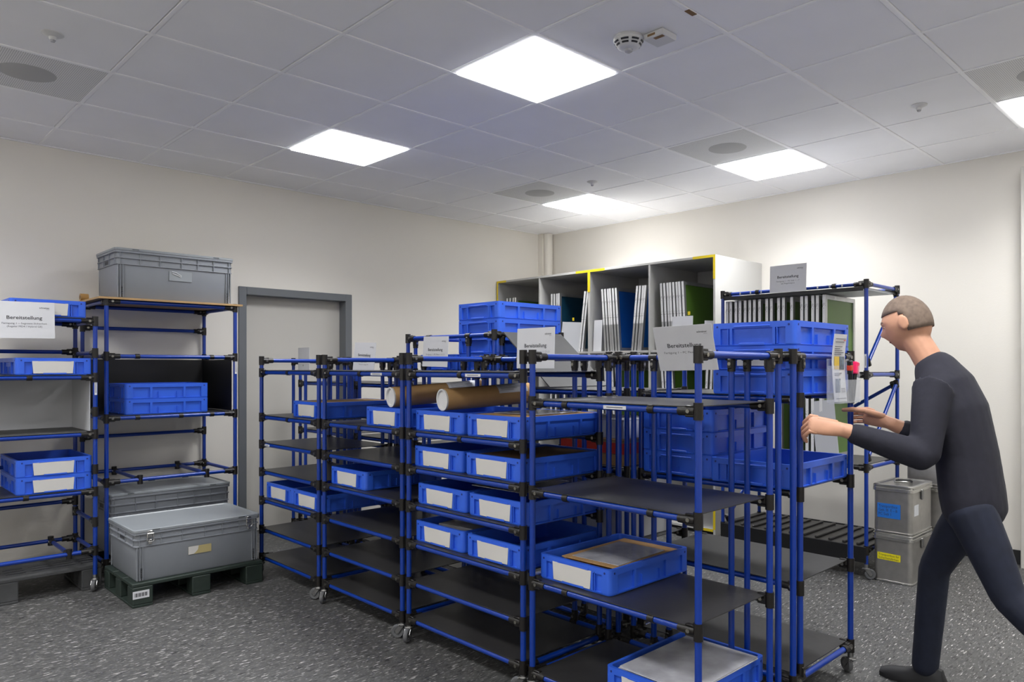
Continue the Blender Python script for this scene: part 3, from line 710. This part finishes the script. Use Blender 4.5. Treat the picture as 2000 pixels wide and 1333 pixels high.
# ------------------------------------------------------------------ aluminium transport boxes
def alubox(label, x0, x1, y0, y1, z0, h, handle=False):
    t = thing('aluminium_box', label, 'box', ((x0+x1)/2, (y0+y1)/2, z0), 0, 'aluminium transport boxes'); a, b = (x1-x0)/2, (y1-y0)/2
    R = lambda e, z: [(x, y, z) for x, y in rrect(-a+e, -b+e, a-e, b-e, .03, 5)]
    def mk():
        B = MB(); B.loops([R(.012, 0), R(.008, .004), R(.008, h*.86)]); return B.mesh('alubox', 'alubox')
    obj('box_body', cached(('ab', a, b, h), mk), t)
    def rim():
        B = MB(); B.loops([R(.006, h*.86), R(0, h*.87), R(0, h*.925), R(.003, h*.93), R(.001, h*.94), R(.001, h*.985), R(.006, h), R(.03, h), R(.036, h-.004)]); return B.mesh('alurim', 'alurim')
    obj('lid', cached(('abl', a, b, h), rim), t)
    obj('base_rim', cached(('abb', a, b), lambda: (lambda B: (B.loops([R(.008, .001), R(.004, .003), R(.004, .012), R(.008, .014)]), B.mesh('br', 'alurim'))[1])(MB())), t)
    o = obj('side_latch', cached('al', lambda: bx((0, -.016, -.035), (.012, .016, .03), 'metal', .003)), t, (a-.006, -.02, h*.8))
    if handle:
        B = MB(); B.tube([(-.05, 0, .0), (-.04, 0, .012), (.04, 0, .012), (.05, 0, 0)], .007, 8); obj('handle', B.mesh('handle', 'black_plastic'), t, (.0, .02, h-.002), (0, 0, .4)); obj('handle_plate', bx((-.04, -.02, 0), (.04, .02, .006), 'alurim', .002), t, (-.02, .02, h-.003), (0, 0, .4))
    return t
t = alubox('lower aluminium box with a yellow label beside the pipe rack', 1.145, 1.40, 3.215, 3.62, 0, .318)
o = obj('label_plate', bx((-.072, -.001, -.022), (.072, .001, .022), 'label_yellow'), t, (-.02, -.1965, .165), (0, .02, 0))
text('Transportbox für\nSicherheitsfarben', .128, .034, o, (0, -.0013, 0), (0, 0, 0), align='LEFT')
t = alubox('upper aluminium box with a blue label beside the pipe rack', 1.145, 1.40, 3.215, 3.62, .319, .315, True)
o = obj('label_plate', bx((-.072, -.001, -.047), (.072, .001, .047), 'label_blue'), t, (-.02, -.1965, .145))
text('Transportbox\nGeb. III  E – B\nPC Sieb 1', .118, .068, o, (-.005, -.0013, .004), (0, 0, 0), align='LEFT')
obj('print_label', bx((0, -.05, -.04), (.001, .03, .03), 'white_board'), t, (.1195, -.10, .16))
for k, n in enumerate(('bottom', 'middle', 'top')): alubox('%s aluminium box of the stack behind the labelled boxes' % n, 1.185, 1.455, 3.70, 4.08, k*.292, .29)

# ------------------------------------------------------------------ paper signs
def sign(label, x, y, z, W, H, rot, title, lines, blank=False, bold=.012):
    t = thing('paper_sign', label, 'sign', (x, y, z), 0, 'paper signs clipped to the racks', rot=rot)
    obj('sheet', bx((-W/2, -.0008, -H/2), (W/2, .0008, H/2), 'paper'), t)
    if blank: return t
    text(title, W*.58, H*.125, t, (0, -.0013, H*.05), (0, 0, 0), bold=bold)
    n = len(lines)
    for k, l in enumerate(lines): text(l, W*min(.80, .023*len(l)), H*.062, t, (0, -.0013, -H*.10-k*H*.085), (0, 0, 0), 'ink_grey')
    text('schreiner', W*.17, H*.04, t, (W*.33, -.0013, H*.345), (0, 0, 0), bold=.015); text('GROUP', W*.06, H*.018, t, (W*.385, -.0013, H*.30), (0, 0, 0), 'ink_grey')
    return t
F1 = 'Fertigung 1 – PC Flexo 1 | 2 | 3'
yr = YC+.57-.018
sign('paper sign on the back rail of the trolley nearest the door', -1.44, yr, 1.47, .275, .20, (-.08, .03, 0), 'Bereitstellung', ['Fertigung 1 – Sieb 1', 'Siep / Silber', 'Format: 4. Stapel W'])
sign('small paper sign in front of the tall back trolley', -.62, yr, 1.495, .255, .187, (-.05, .02, 0), 'Bereitstellung', [F1])
sign('upright paper sign on the trolley full of paired bins', .262, yr, 1.50, .285, .215, (-.03, 0, 0), 'Bereitstellung', [F1])
sign('largest paper sign, tilted, on the nearest trolley', 1.225, yr-.035, 1.482, .30, .20, (.27, -.02, 0), 'Bereitstellung', [F1])
sign('blank back of a paper sign in front of the door', -2.46, 1.05, 1.46, .19, .19, (0, 0, PI), '', [], True)
sign('glossy paper sign above the row of framed screens', .58, RY0-.016, 2.03, .275, .195, (-.04, 0, 0), 'Bereitstellung', ['Fertigung 1 – PC Sieb 1 – 7', '(als Regalwagen)'])
sign('paper sign at the left edge of the picture', -2.172, -.845, 1.677, .30, .215, (0, -.015, PI/2), 'Bereitstellung', ['Fertigung 1 – Segment Sicherheit', '(Regaler MD4 / Hybrid GE)'])

# ------------------------------------------------------------------ contents of the bins
def tube_thing(label, p, q, r):
    p, q = Vector(p), Vector(q); L = (q-p).length
    t = thing('cardboard_tube', label, 'tube', p, 0, 'cardboard shipping tubes', rot=(q-p).to_track_quat('Z', 'Y').to_euler())
    B = MB(); B.lathe([(r-.004, .004), (r, 0), (r, L), (r-.004, L), (r-.004, .004)], n=36); obj('tube_body', B.mesh('tube', 'cardboard'), t)
    B = MB(); B.lathe([(.001, .006), (r-.004, .006), (r-.004, -.004), (r-.001, -.004), (r-.001, -.008), (r-.008, -.008), (r-.010, .002), (.001, .002)], n=36); obj('end_cap', B.mesh('cap', 'plastic_white'), t)
    B = MB(); B.lathe([(.001, L-.004), (r-.004, L-.004), (r-.004, L+.003), (.001, L+.003)], n=36); obj('end_cap', B.mesh('cap', 'plastic_white'), t)
    B = MB(); n = 10; vs = []
    for k in range(n+1):
        a = 1.15+k*1.75/n
        for z in (L*.58, L*.93): vs.append(((r+.0008)*math.cos(a), (r+.0008)*math.sin(a), z))
    B.add(vs, [(2*k, 2*k+2, 2*k+3, 2*k+1) for k in range(n)], 0, True); lb = obj('shipping_label', B.mesh('label', 'paper'), t)
    for k in range(9):
        B = MB(); a0 = 1.3+.16*k
        B.add([((r+.0012)*math.cos(a0), (r+.0012)*math.sin(a0), L*.61), ((r+.0012)*math.cos(a0+.04), (r+.0012)*math.sin(a0+.04), L*.61), ((r+.0012)*math.cos(a0+.04), (r+.0012)*math.sin(a0+.04), L*(.86-.05*(k % 3))), ((r+.0012)*math.cos(a0), (r+.0012)*math.sin(a0), L*(.86-.05*(k % 3)))], [(0, 1, 2, 3)])
        obj('print_line', B.mesh('pl', 'ink_grey'), lb)
    return t
tube_thing('far cardboard tube with an address label lying across a bin', (-.325, .475, 1.238), (-.245, 1.03, 1.27), .055)
tube_thing('near cardboard tube with a white plastic end cap', (.13, .475, 1.238), (.20, .985, 1.262), .055)
def board(name, label, cat, W, L, th, x, y, z, rz=0, m='cardboard', tilt=(0, 0)):
    return tag(obj(name, cached((name, W, L, th, m), lambda: bx((-W/2, -L/2, 0), (W/2, L/2, th), m, min(.0004, th*.2))), None, (x, y, z), (tilt[0], tilt[1], rz)), label, cat)
zt = zf(SD[2])
board('cardboard_sheet', 'lower cardboard sheet in the bin on the nearest trolley', 'cardboard', .31, .45, .004, 1.02, .76, zt+.068, -.02)
board('cardboard_sheet', 'upper cardboard sheet under the film in the bin on the nearest trolley', 'cardboard', .31, .44, .004, 1.025, .765, zt+.085, .03)
board('film_sheet', 'shiny crumpled film sheet lying on the cardboard in the near bin', 'film', .245, .34, .002, 1.025, .745, zt+.0895, .05, 'film')
for k in range(9):
    board('packing_board', '%s packing board below the cardboard in the near bin' % ordn(k), 'cardboard', .33, .47, .006, 1.012, .765, zt+.007+k*.0066, 0, 'shelf')
zt = zf(SD[3])
for k in range(8):
    board('large_sheet', '%s white sheet from the bottom in the lowest near bin' % ordn(k), 'sheet', .335, .46, .009 if k < 6 else .0035, 1.365+(.035 if k > 5 else 0), .755-(.03 if k > 5 else 0), zt+.007+k*.0152 if k < 6 else zt+.108+(k-6)*.005, .012*(k % 3-1), 'film' if k == 7 else 'white_board')
zt = zf(SA[1])
for k in range(7): board('board_blank', '%s grey board from the bottom in the bin nearest the door' % ordn(k), 'board', .35, .49, .013, -1.30, yb+.03, zt+.007+k*.0136, .01*(k % 2), 'grey_board' if k < 6 else 'ply')
for k in range(6): board('carton_board', '%s carton from the bottom in the right bin of the top row' % ordn(k), 'carton', .345, .48, .015, .535, yb, zt+.007+k*.0158, .008*(k % 2), 'cardboard')
board('film_sheet', 'glossy film sheet on the cartons in the right bin of the top row', 'film', .27, .34, .002, .52, yb+.03, zt+.1045, .12, 'film')
for k in range(5): board('grey_sheet', '%s dark sheet from the bottom in the right bin of the second row' % ordn(k), 'sheet', .34, .48, .016, .53, yb, zf(SA[2])+.007+k*.018, 0, 'cardboard_dark')
board('white_sheet', 'white sheet resting slanted across the two bins of the third row', 'sheet', .30, .42, .003, .40, yb+.03, zf(SA[3])+.117, .25, 'white_board', (.0, .05))
for k in range(4): board('film_pouch', '%s film pouch from the bottom in the left bin of the lowest row' % ordn(k), 'film', .28, .40, .016, .125, yb+.03, zf(SA[4])+.008+k*.0215, .08*k-.1, 'film')
# grey sloping boards and cartons between the trolleys
def slope(label, p0, p1, y0, y1, th=.006):
    B = MB(); v = []
    (xa, za), (xb_, zb_) = p0, p1; n = Vector((za-zb_, xb_-xa)).normalized()*th
    for y in (y0, y1): v += [(xa, y, za), (xb_, y, zb_), (xb_+n[0], y, zb_+n[1]), (xa+n[0], y, za+n[1])]
    B.add(v, [(0, 1, 2, 3), (7, 6, 5, 4), (0, 4, 5, 1), (1, 5, 6, 2), (2, 6, 7, 3), (3, 7, 4, 0)])
    return tag(obj('sloping_board', B.mesh('slope', 'grey_board')), label, 'board')
slope('dark grey board sloping down beside the tall stack of bins', (-.145, 1.60), (.235, 1.287), 1.115, 1.60)
def carton(label, x0, x1, y0, y1, z, h, m, band=None):
    t = thing('carton', label, 'carton', ((x0+x1)/2, (y0+y1)/2, z)); a, b = (x1-x0)/2, (y1-y0)/2
    obj('carton_body', bx((-a, -b, 0), (a, b, h), m, .002), t)
    if band: obj('band', bx((-a-.001, -b-.001, h*band[0]), (a+.001, b+.001, h*band[1]), 'red'), t)
    obj('lid_seam', bx((-a-.0006, -b-.0006, h*.93), (a+.0006, b+.0006, h*.94), 'cardboard_dark' if m == 'cardboard' else 'grey_board'), t)
carton('tan carton with a red band between the two rows of trolleys', .28, .72, 1.16, 1.50, zf(SE[1]), .135, 'cardboard', (.45, .86))
carton('white carton low on the trolley behind the bins', .25, .70, 1.16, 1.55, zf(SE[2]), .31, 'white_board')
carton('flat white carton on top of the tan carton with the red band', .30, .70, 1.18, 1.48, zf(SE[1])+.136, .10, 'white_board')

# ------------------------------------------------------------------ acrylic holder
hx, hy, hz = 1.60, 1.665, 1.253
t = thing('leaflet_holder', 'clear acrylic leaflet holder hanging on the post of the pushed trolley', 'holder', (1.735, 1.44, 1.245), PI/2)
for nm, a, b in (('back_wall', (-.11, .05, 0), (.11, .053, .19)), ('front_wall', (-.11, -.003, 0), (.11, 0, .10)), ('side_wall', (-.11, 0, 0), (-.107, .05, .16)), ('side_wall', (.107, 0, 0), (.11, .05, .16)), ('bottom', (-.107, 0, 0), (.107, .05, .003))):
    obj(nm, bx(a, b, 'acrylic'), t)
def leaflet():
    B = MB(); n = 10; P = []
    for k in range(n+1):
        u = k/n; z = .006+u*.29; y = .02+.012*math.sin(u*2.2)-(.03*max(0, u-.6)**1.2)
        P += [(-.062, y, z), (.062, y, z)]
    m_ = len(P); P += [(x, y+.003, z) for x, y, z in P]
    fs = []
    for k in range(n): a = 2*k; fs += [(a, a+1, a+3, a+2), (m_+a, m_+a+2, m_+a+3, m_+a+1), (a, a+2, m_+a+2, m_+a), (a+1, m_+a+1, m_+a+3, a+3)]
    fs += [(0, m_, m_+1, 1), (m_-2, m_-1, 2*m_-1, 2*m_-2)]
    B.add(P, fs, 0, True); return B.mesh('leaflet', 'paper')
lf = thing('leaflet', 'white information leaflet with yellow and photo panels in the clear holder', 'leaflet', (1.735, 1.40, 1.245), PI/2)
obj('sheet', leaflet(), lf)
def lp(nm, x0, x1, z0, z1, m, y=None):
    u = ((z0+z1)/2-.006)/.29; yy = .02+.012*math.sin(u*2.2)-(.03*max(0, u-.6)**1.2)
    obj(nm, bx((x0, yy-.0030, z0), (x1, yy-.0022, z1), m), lf)
for k, (z, w_) in enumerate(((.276, .10), (.262, .085), (.243, .072), (.234, .05), (.226, .075), (.217, .09), (.209, .065), (.128, .07), (.121, .05), (.062, .04), (.055, .042), (.048, .04), (.02, .10))):
    lp('text_line', -.05 if 9 > k or k == 12 else .006, (-.05 if 9 > k or k == 12 else .006)+w_, z-.0016, z+.0016, 'ink_grey')
lp('red_mark', .03, .05, .268, .271, 'red'); lp('yellow_panel', -.048, .0, .145, .20, 'print_yellow'); lp('photo_panel', .004, .05, .145, .20, 'photo_print'); lp('photo_panel', -.048, .0, .045, .105, 'photo_print')
for nm, lab, x, m, cap in (('marker_pen', 'black marker pen with a dark red cap in the clear holder', 1.585, 'black_plastic', 'red'), ('marker_pen', 'marker pen with a bright pink cap in the clear holder', 1.602, 'black_plastic', 'pink')):
    q = thing(nm, lab, 'pen', (1.712, x-.075, 1.25), 0, 'pens in the clear holder', rot=(.12 if cap == 'red' else -.16, .02, 0))
    B = MB(); B.lathe([(.001, 0), (.008, 0), (.009, .02), (.009, .13), (.001, .13)], n=14); obj('barrel', B.mesh('barrel', m), q)
    obj('cap', bx((-.012, -.016, .12), (.012, .016, .175), cap, .004) if cap == 'pink' else bx((-.010, -.011, .12), (.010, .011, .18), 'black_plastic', .003), q)
    if cap == 'red': obj('cap_band', bx((-.0105, -.0115, .135), (.0105, .0115, .16), 'red', .002), q)

# ------------------------------------------------------------------ the person
V = Vector
def loft(secs, side=(0, 1, 0), n=20):
    """closed limb or torso: secs = (centre, half width along side, half depth)"""
    B = MB(); L = []; C = [V(c) for c, _, _ in secs]
    for k, (c, a, b) in enumerate(secs):
        t = (C[min(k+1, len(C)-1)]-C[max(k-1, 0)]).normalized(); u = V(side); u = (u-u.dot(t)*t).normalized(); v = t.cross(u)
        L.append([tuple(C[k]+u*a*math.cos(q)+v*b*math.sin(q)) for q in [2*PI*i/n for i in range(n)]])
    def end(k, d):
        t = (C[k]-C[k-d]).normalized() if d > 0 else (C[0]-C[1]).normalized(); out = []
        for f, g in ((.8, .35), (.45, .62), (.1, .75)):
            r_ = min(secs[k][1], secs[k][2]); out.append([tuple(C[k]+t*r_*g+(V(p)-C[k])*f) for p in L[k]])
        return out
    last = len(secs)-1
    B.loops(list(reversed(end(0, -1)))+L+end(last, 1), 0, smooth=True)
    return B.mesh('loft', 'skin')
def limb(pts): return loft([(p, r, r) for p, r in pts], (.3, .9, .2), 14)
def fuse(name, meshes, m, voxel, smooth):
    bm = bmesh.new()
    for me in meshes: bm.from_mesh(me)
    me = bpy.data.meshes.new(name); bm.to_mesh(me); bm.free(); o = bpy.data.objects.new(name, me); COL.objects.link(o)
    r_ = o.modifiers.new('r', 'REMESH'); r_.mode = 'VOXEL'; r_.voxel_size = voxel; r_.use_smooth_shade = True
    sm = o.modifiers.new('s', 'SMOOTH'); sm.factor = .5; sm.iterations = smooth
    dg = bpy.context.evaluated_depsgraph_get(); out = bpy.data.meshes.new_from_object(o.evaluated_get(dg)); bpy.data.objects.remove(o)
    for p in out.polygons: p.use_smooth = True
    out.materials.clear(); out.materials.append(MATS[m]); out.transform(Matrix.Translation(off)); return out
pel = V((2.165, 1.60, .88)); bel = V((2.145, 1.60, 1.04)); che = V((2.10, 1.60, 1.22)); up_ = V((2.065, 1.60, 1.325)); nb = V((2.02, 1.60, 1.405)); nk = V((1.975, 1.60, 1.475)); hd = V((1.935, 1.60, 1.555))
shL, shR = V((2.065, 1.445, 1.315)), V((2.055, 1.755, 1.315))
elL, elR = V((2.065, 1.345, 1.05)), V((1.985, 1.81, 1.06))
wrL, wrR = V((1.815, 1.175, 1.150)), V((1.80, 1.70, 1.150))
hpL, hpR = V((2.18, 1.52, .85)), V((2.155, 1.68, .85))
knL, knR = V((2.315, 1.50, .52)), V((1.99, 1.71, .53))
anL, anR = V((2.66, 1.50, .20)), V((1.945, 1.73, .10))
ps = thing('person', 'person in dark blue jumper and jeans leaning forward to push the trolley', 'person', (2.2, 1.6, 0))
off = -V((2.2, 1.6, 0))
mid = lambda a, b, f=.5: a+(b-a)*f
def torso(e): return loft([(pel-V((-.01, 0, .07)), .138+e, .092+e), (pel, .142+e, .096+e), (bel, .132+e, .092+e), (che, .152+e, .100+e), (up_, .138+e, .084+e), (nb, .062+e, .060+e)])
parts = [torso(-.012), limb([(nb-V((-.02, 0, .05)), .06), (nk, .056), (hd-V((0, 0, .02)), .058)])]
for sh, el, wr in ((shL, elL, wrL), (shR, elR, wrR)): parts += [limb([(mid(sh, el, .12), .046), (mid(sh, el), .044), (el, .040)]), limb([(el, .042), (mid(el, wr, .3), .042), (wr, .028)])]
for hp, kn, an in ((hpL, knL, anL), (hpR, knR, anR)): parts += [limb([(hp, .072), (mid(hp, kn), .064), (kn, .048)]), limb([(kn, .048), (mid(kn, an, .3), .048), (an, .034)])]
# head: shaped ellipsoid, face towards -x, a little down
hc_ = hd+V((-.02, 0, .03)); HR = Matrix.Rotation(-.28, 3, 'Y')
def head():
    bm = bmesh.new(); bmesh.ops.create_uvsphere(bm, u_segments=40, v_segments=30, radius=1)
    for v in bm.verts:
        x, y, z = v.co
        wx, wy, wz = .100, .077, .120
        if z < 0: wx *= 1+.10*z; wy *= 1+.28*z
        qx, qy, qz = x*wx, y*wy, z*wz
        if x < -.5:
            qx -= .026*math.exp(-((z+.16)/.17)**2)*math.exp(-(y/.13)**2)                 # nose
            qx += .011*math.exp(-((z-.06)/.11)**2)*math.exp(-((abs(y)-.38)/.17)**2)      # eye sockets
            qx -= .006*math.exp(-((z-.24)/.09)**2)                                       # brow
            qx -= .006*math.exp(-((z+.48)/.08)**2)*math.exp(-(y/.25)**2)                 # lips
        if x < -.3: qx -= .010*math.exp(-((z+.80)/.15)**2)*math.exp(-(y/.35)**2)         # chin
        v.co = HR @ V((qx, qy, qz)) + hc_
    me = bpy.data.meshes.new('head'); bm.to_mesh(me); bm.free(); return me
parts.append(head())
for sg in (-1, 1):     # ears
    B = MB(); B.loops([[(.012+.020*math.cos(q)*k, sg*(.070+e_), .032*math.sin(q)*k) for q in [2*PI*i/12 for i in range(12)]] for k, e_ in ((.6, -.008), (1, .004), (1, .012), (.7, .014))])
    me = B.mesh('ear', 'skin')
    for v in me.vertices: v.co = HR @ v.co + hc_
    parts.append(me)
def hand(wr, kn, up, back, fd, curl, thumb):
    """palm from wrist to knuckles, four bent fingers of unequal length and a thumb from the side of the palm"""
    wr, kn = V(wr), V(kn); f = (kn-wr).normalized(); up = V(up); up = (up-up.dot(f)*f).normalized(); back = V(back); back = (back-back.dot(f)*f-back.dot(up)*up).normalized()
    fd = V(fd).normalized(); curl = V(curl).normalized(); out = []
    out.append(loft([(wr-f*.03, .029, .025), (wr, .029, .022), (mid(wr, kn, .45), .037, .018), (kn, .042, .0145)], up, 18))
    for k in range(4):
        o_ = up*(.033-.0215*k); L = (.040, .045, .041, .032)[k]; r_ = (.0092, .0096, .0091, .0082)[k]
        b = kn+o_+back*.003; c = b+fd*L; d_ = c+(fd*.35+curl).normalized()*L*.70; e = d_+(curl-fd*.35).normalized()*L*.55
        out.append(loft([(kn+o_-f*.025, r_, r_), (b, r_*1.05, r_*1.05), (c, r_*.94, r_*.94)], up, 10)); out.append(loft([(c, r_*.94, r_*.94), (d_, r_*.86, r_*.86)], up, 10)); out.append(loft([(d_, r_*.86, r_*.86), (e, r_*.74, r_*.74)], up, 10))
    p = [wr+f*.025+up*.020]+[V(q) for q in thumb]
    out.append(loft([(p[0], .016, .015), (p[1], .0135, .013)], up, 12)); out.append(loft([(p[1], .0128, .0125), (p[2], .0112, .0105), (p[3], .009, .008)], up, 12))
    return out[:1], out[1:]
# near hand hooked over the trolley's front post (1.66, 1.13), far hand round its rear post (1.66, 1.63)
h1, f1 = hand(wrL, (1.717, 1.100, 1.172), (-.15, .35, .92), (.1, -.9, .35), (-.72, .05, -.68), (-.1, .75, -.65), [(1.735, 1.125, 1.190), (1.700, 1.150, 1.186), (1.672, 1.162, 1.176)])
h2, f2 = hand(wrR, (1.712, 1.672, 1.178), (.1, -.25, .95), (.3, .9, .1), (-.95, .12, -.05), (-.35, -.9, -.1), [(1.722, 1.630, 1.203), (1.678, 1.600, 1.208), (1.640, 1.596, 1.204)])
def with_fingers(base, fingers):
    bm = bmesh.new(); bm.from_mesh(base)
    for f_ in fingers: f_.transform(Matrix.Translation(off)); bm.from_mesh(f_)
    bm.to_mesh(base); bm.free()
    for p in base.polygons: p.use_smooth = True; p.material_index = 0
    return base
obj('body', with_fingers(fuse('body', parts+h1+h2, 'skin', .0055, 3), f1+f2), ps)
cuL, cuR = mid(wrL, elL, .14), mid(wrR, elR, .30)
jp = [torso(.022)]
for sh, el, cu in ((shL, elL, cuL), (shR, elR, cuR)):
    jp += [limb([(mid(sh, che, .35), .080), (sh, .080), (mid(sh, el, .5), .066), (el, .058)]), limb([(el, .060), (mid(el, cu, .4), .056), (cu, .042)])]
obj('jumper', fuse('jumper', jp, 'jumper', .010, 5), ps)
tp = [loft([(pel-V((-.01, 0, .10)), .130, .098), (pel-V((0, 0, .03)), .150, .106), (pel+V((-.01, 0, .05)), .148, .104)])]
for hp, kn, an in ((hpL, knL, anL), (hpR, knR, anR+V((.0, 0, -.02)))):
    tp += [limb([(hp+V((0, 0, -.02)), .092), (mid(hp, kn), .080), (kn, .063)]), limb([(kn, .063), (mid(kn, an, .4), .060), (an, .055)])]
obj('jeans', fuse('jeans', tp, 'jeans', .010, 5), ps)
def shoe(an, pitch):
    B = MB(); prof = [(-.085, .030, .0, .045), (-.07, .036, .0, .085), (-.03, .037, .0, .095), (.03, .038, .0, .075), (.09, .044, .0, .055), (.15, .042, .0, .045), (.185, .026, .0, .032)]
    L = []
    for x, w_, z0, z1 in prof:
        L.append([(x, y_, z_) for y_, z_ in [(-w_, z0), (w_, z0), (w_*1.05, z0+.02), (w_*.8, z1*.75), (w_*.35, z1), (-w_*.35, z1), (-w_*.8, z1*.75), (-w_*1.05, z0+.02)]])
    B.loops(L, 0, smooth=True); me = B.mesh('shoe', 'shoe')
    M_ = Matrix.Translation(V((an[0], an[1], 0))+off) @ Matrix.Rotation(PI, 4, 'Z')
    if pitch: M_ = Matrix.Translation(V((an[0]-.12, an[1], .005))+off) @ Matrix.Rotation(PI, 4, 'Z') @ Matrix.Rotation(pitch, 4, 'Y') @ Matrix.Translation((-.12, 0, 0))
    me.transform(M_); return me
obj('shoe', shoe(anR, 0), ps); obj('shoe', shoe(anL, .65), ps)
def hair():
    bm = bmesh.new(); bmesh.ops.create_uvsphere(bm, u_segments=32, v_segments=20, radius=1)
    bmesh.ops.delete(bm, geom=[v for v in bm.verts if (v.co.z < .42 and v.co.x < -.15) or v.co.z < -.45 or (v.co.x < .12 and v.co.z < .2)], context='VERTS')
    for v in bm.verts: v.co = (v.co.x*.104, v.co.y*.082, v.co.z*.125)
    bmesh.ops.solidify(bm, geom=bm.faces[:], thickness=.006)
    me = bpy.data.meshes.new('hair'); bm.to_mesh(me); bm.free()
    for v in me.vertices: v.co = HR @ v.co + hc_ + off
    for p in me.polygons: p.use_smooth = True
    me.materials.append(MATS['hair']); return me
obj('hair', hair(), ps)
for s in (-1, 1):
    B = MB(); B.lathe([(.001, -.011), (.008, -.008), (.011, 0), (.008, .008), (.001, .011)], n=14); me = B.mesh('eye', 'plastic_white')
    o = obj('eye', me, ps, HR @ V((-.0745, s*.030, .008)) + hc_ + off)
    B = MB(); B.lathe([(.001, -.0035), (.005, -.002), (.005, .002), (.001, .0035)], n=12, axis='x'); obj('iris', B.mesh('iris', 'ink'), o, HR @ V((-.0095, 0, 0)))
    B = MB(); B.tube([HR @ V((-.098, s*.012, .028))+hc_+off, HR @ V((-.090, s*.03, .032))+hc_+off, HR @ V((-.076, s*.046, .028))+hc_+off], .004, 8); obj('eyebrow', B.mesh('brow', 'hair'), ps)
B = MB(); B.tube([HR @ V((-.079, -.022, -.058))+hc_+off, HR @ V((-.0885, 0, -.056))+hc_+off, HR @ V((-.079, .022, -.058))+hc_+off], .0035, 8); MATS['lip'] = mat('lip', srgb(150, 92, 82), .5); obj('mouth', B.mesh('mouth', 'lip'), ps)
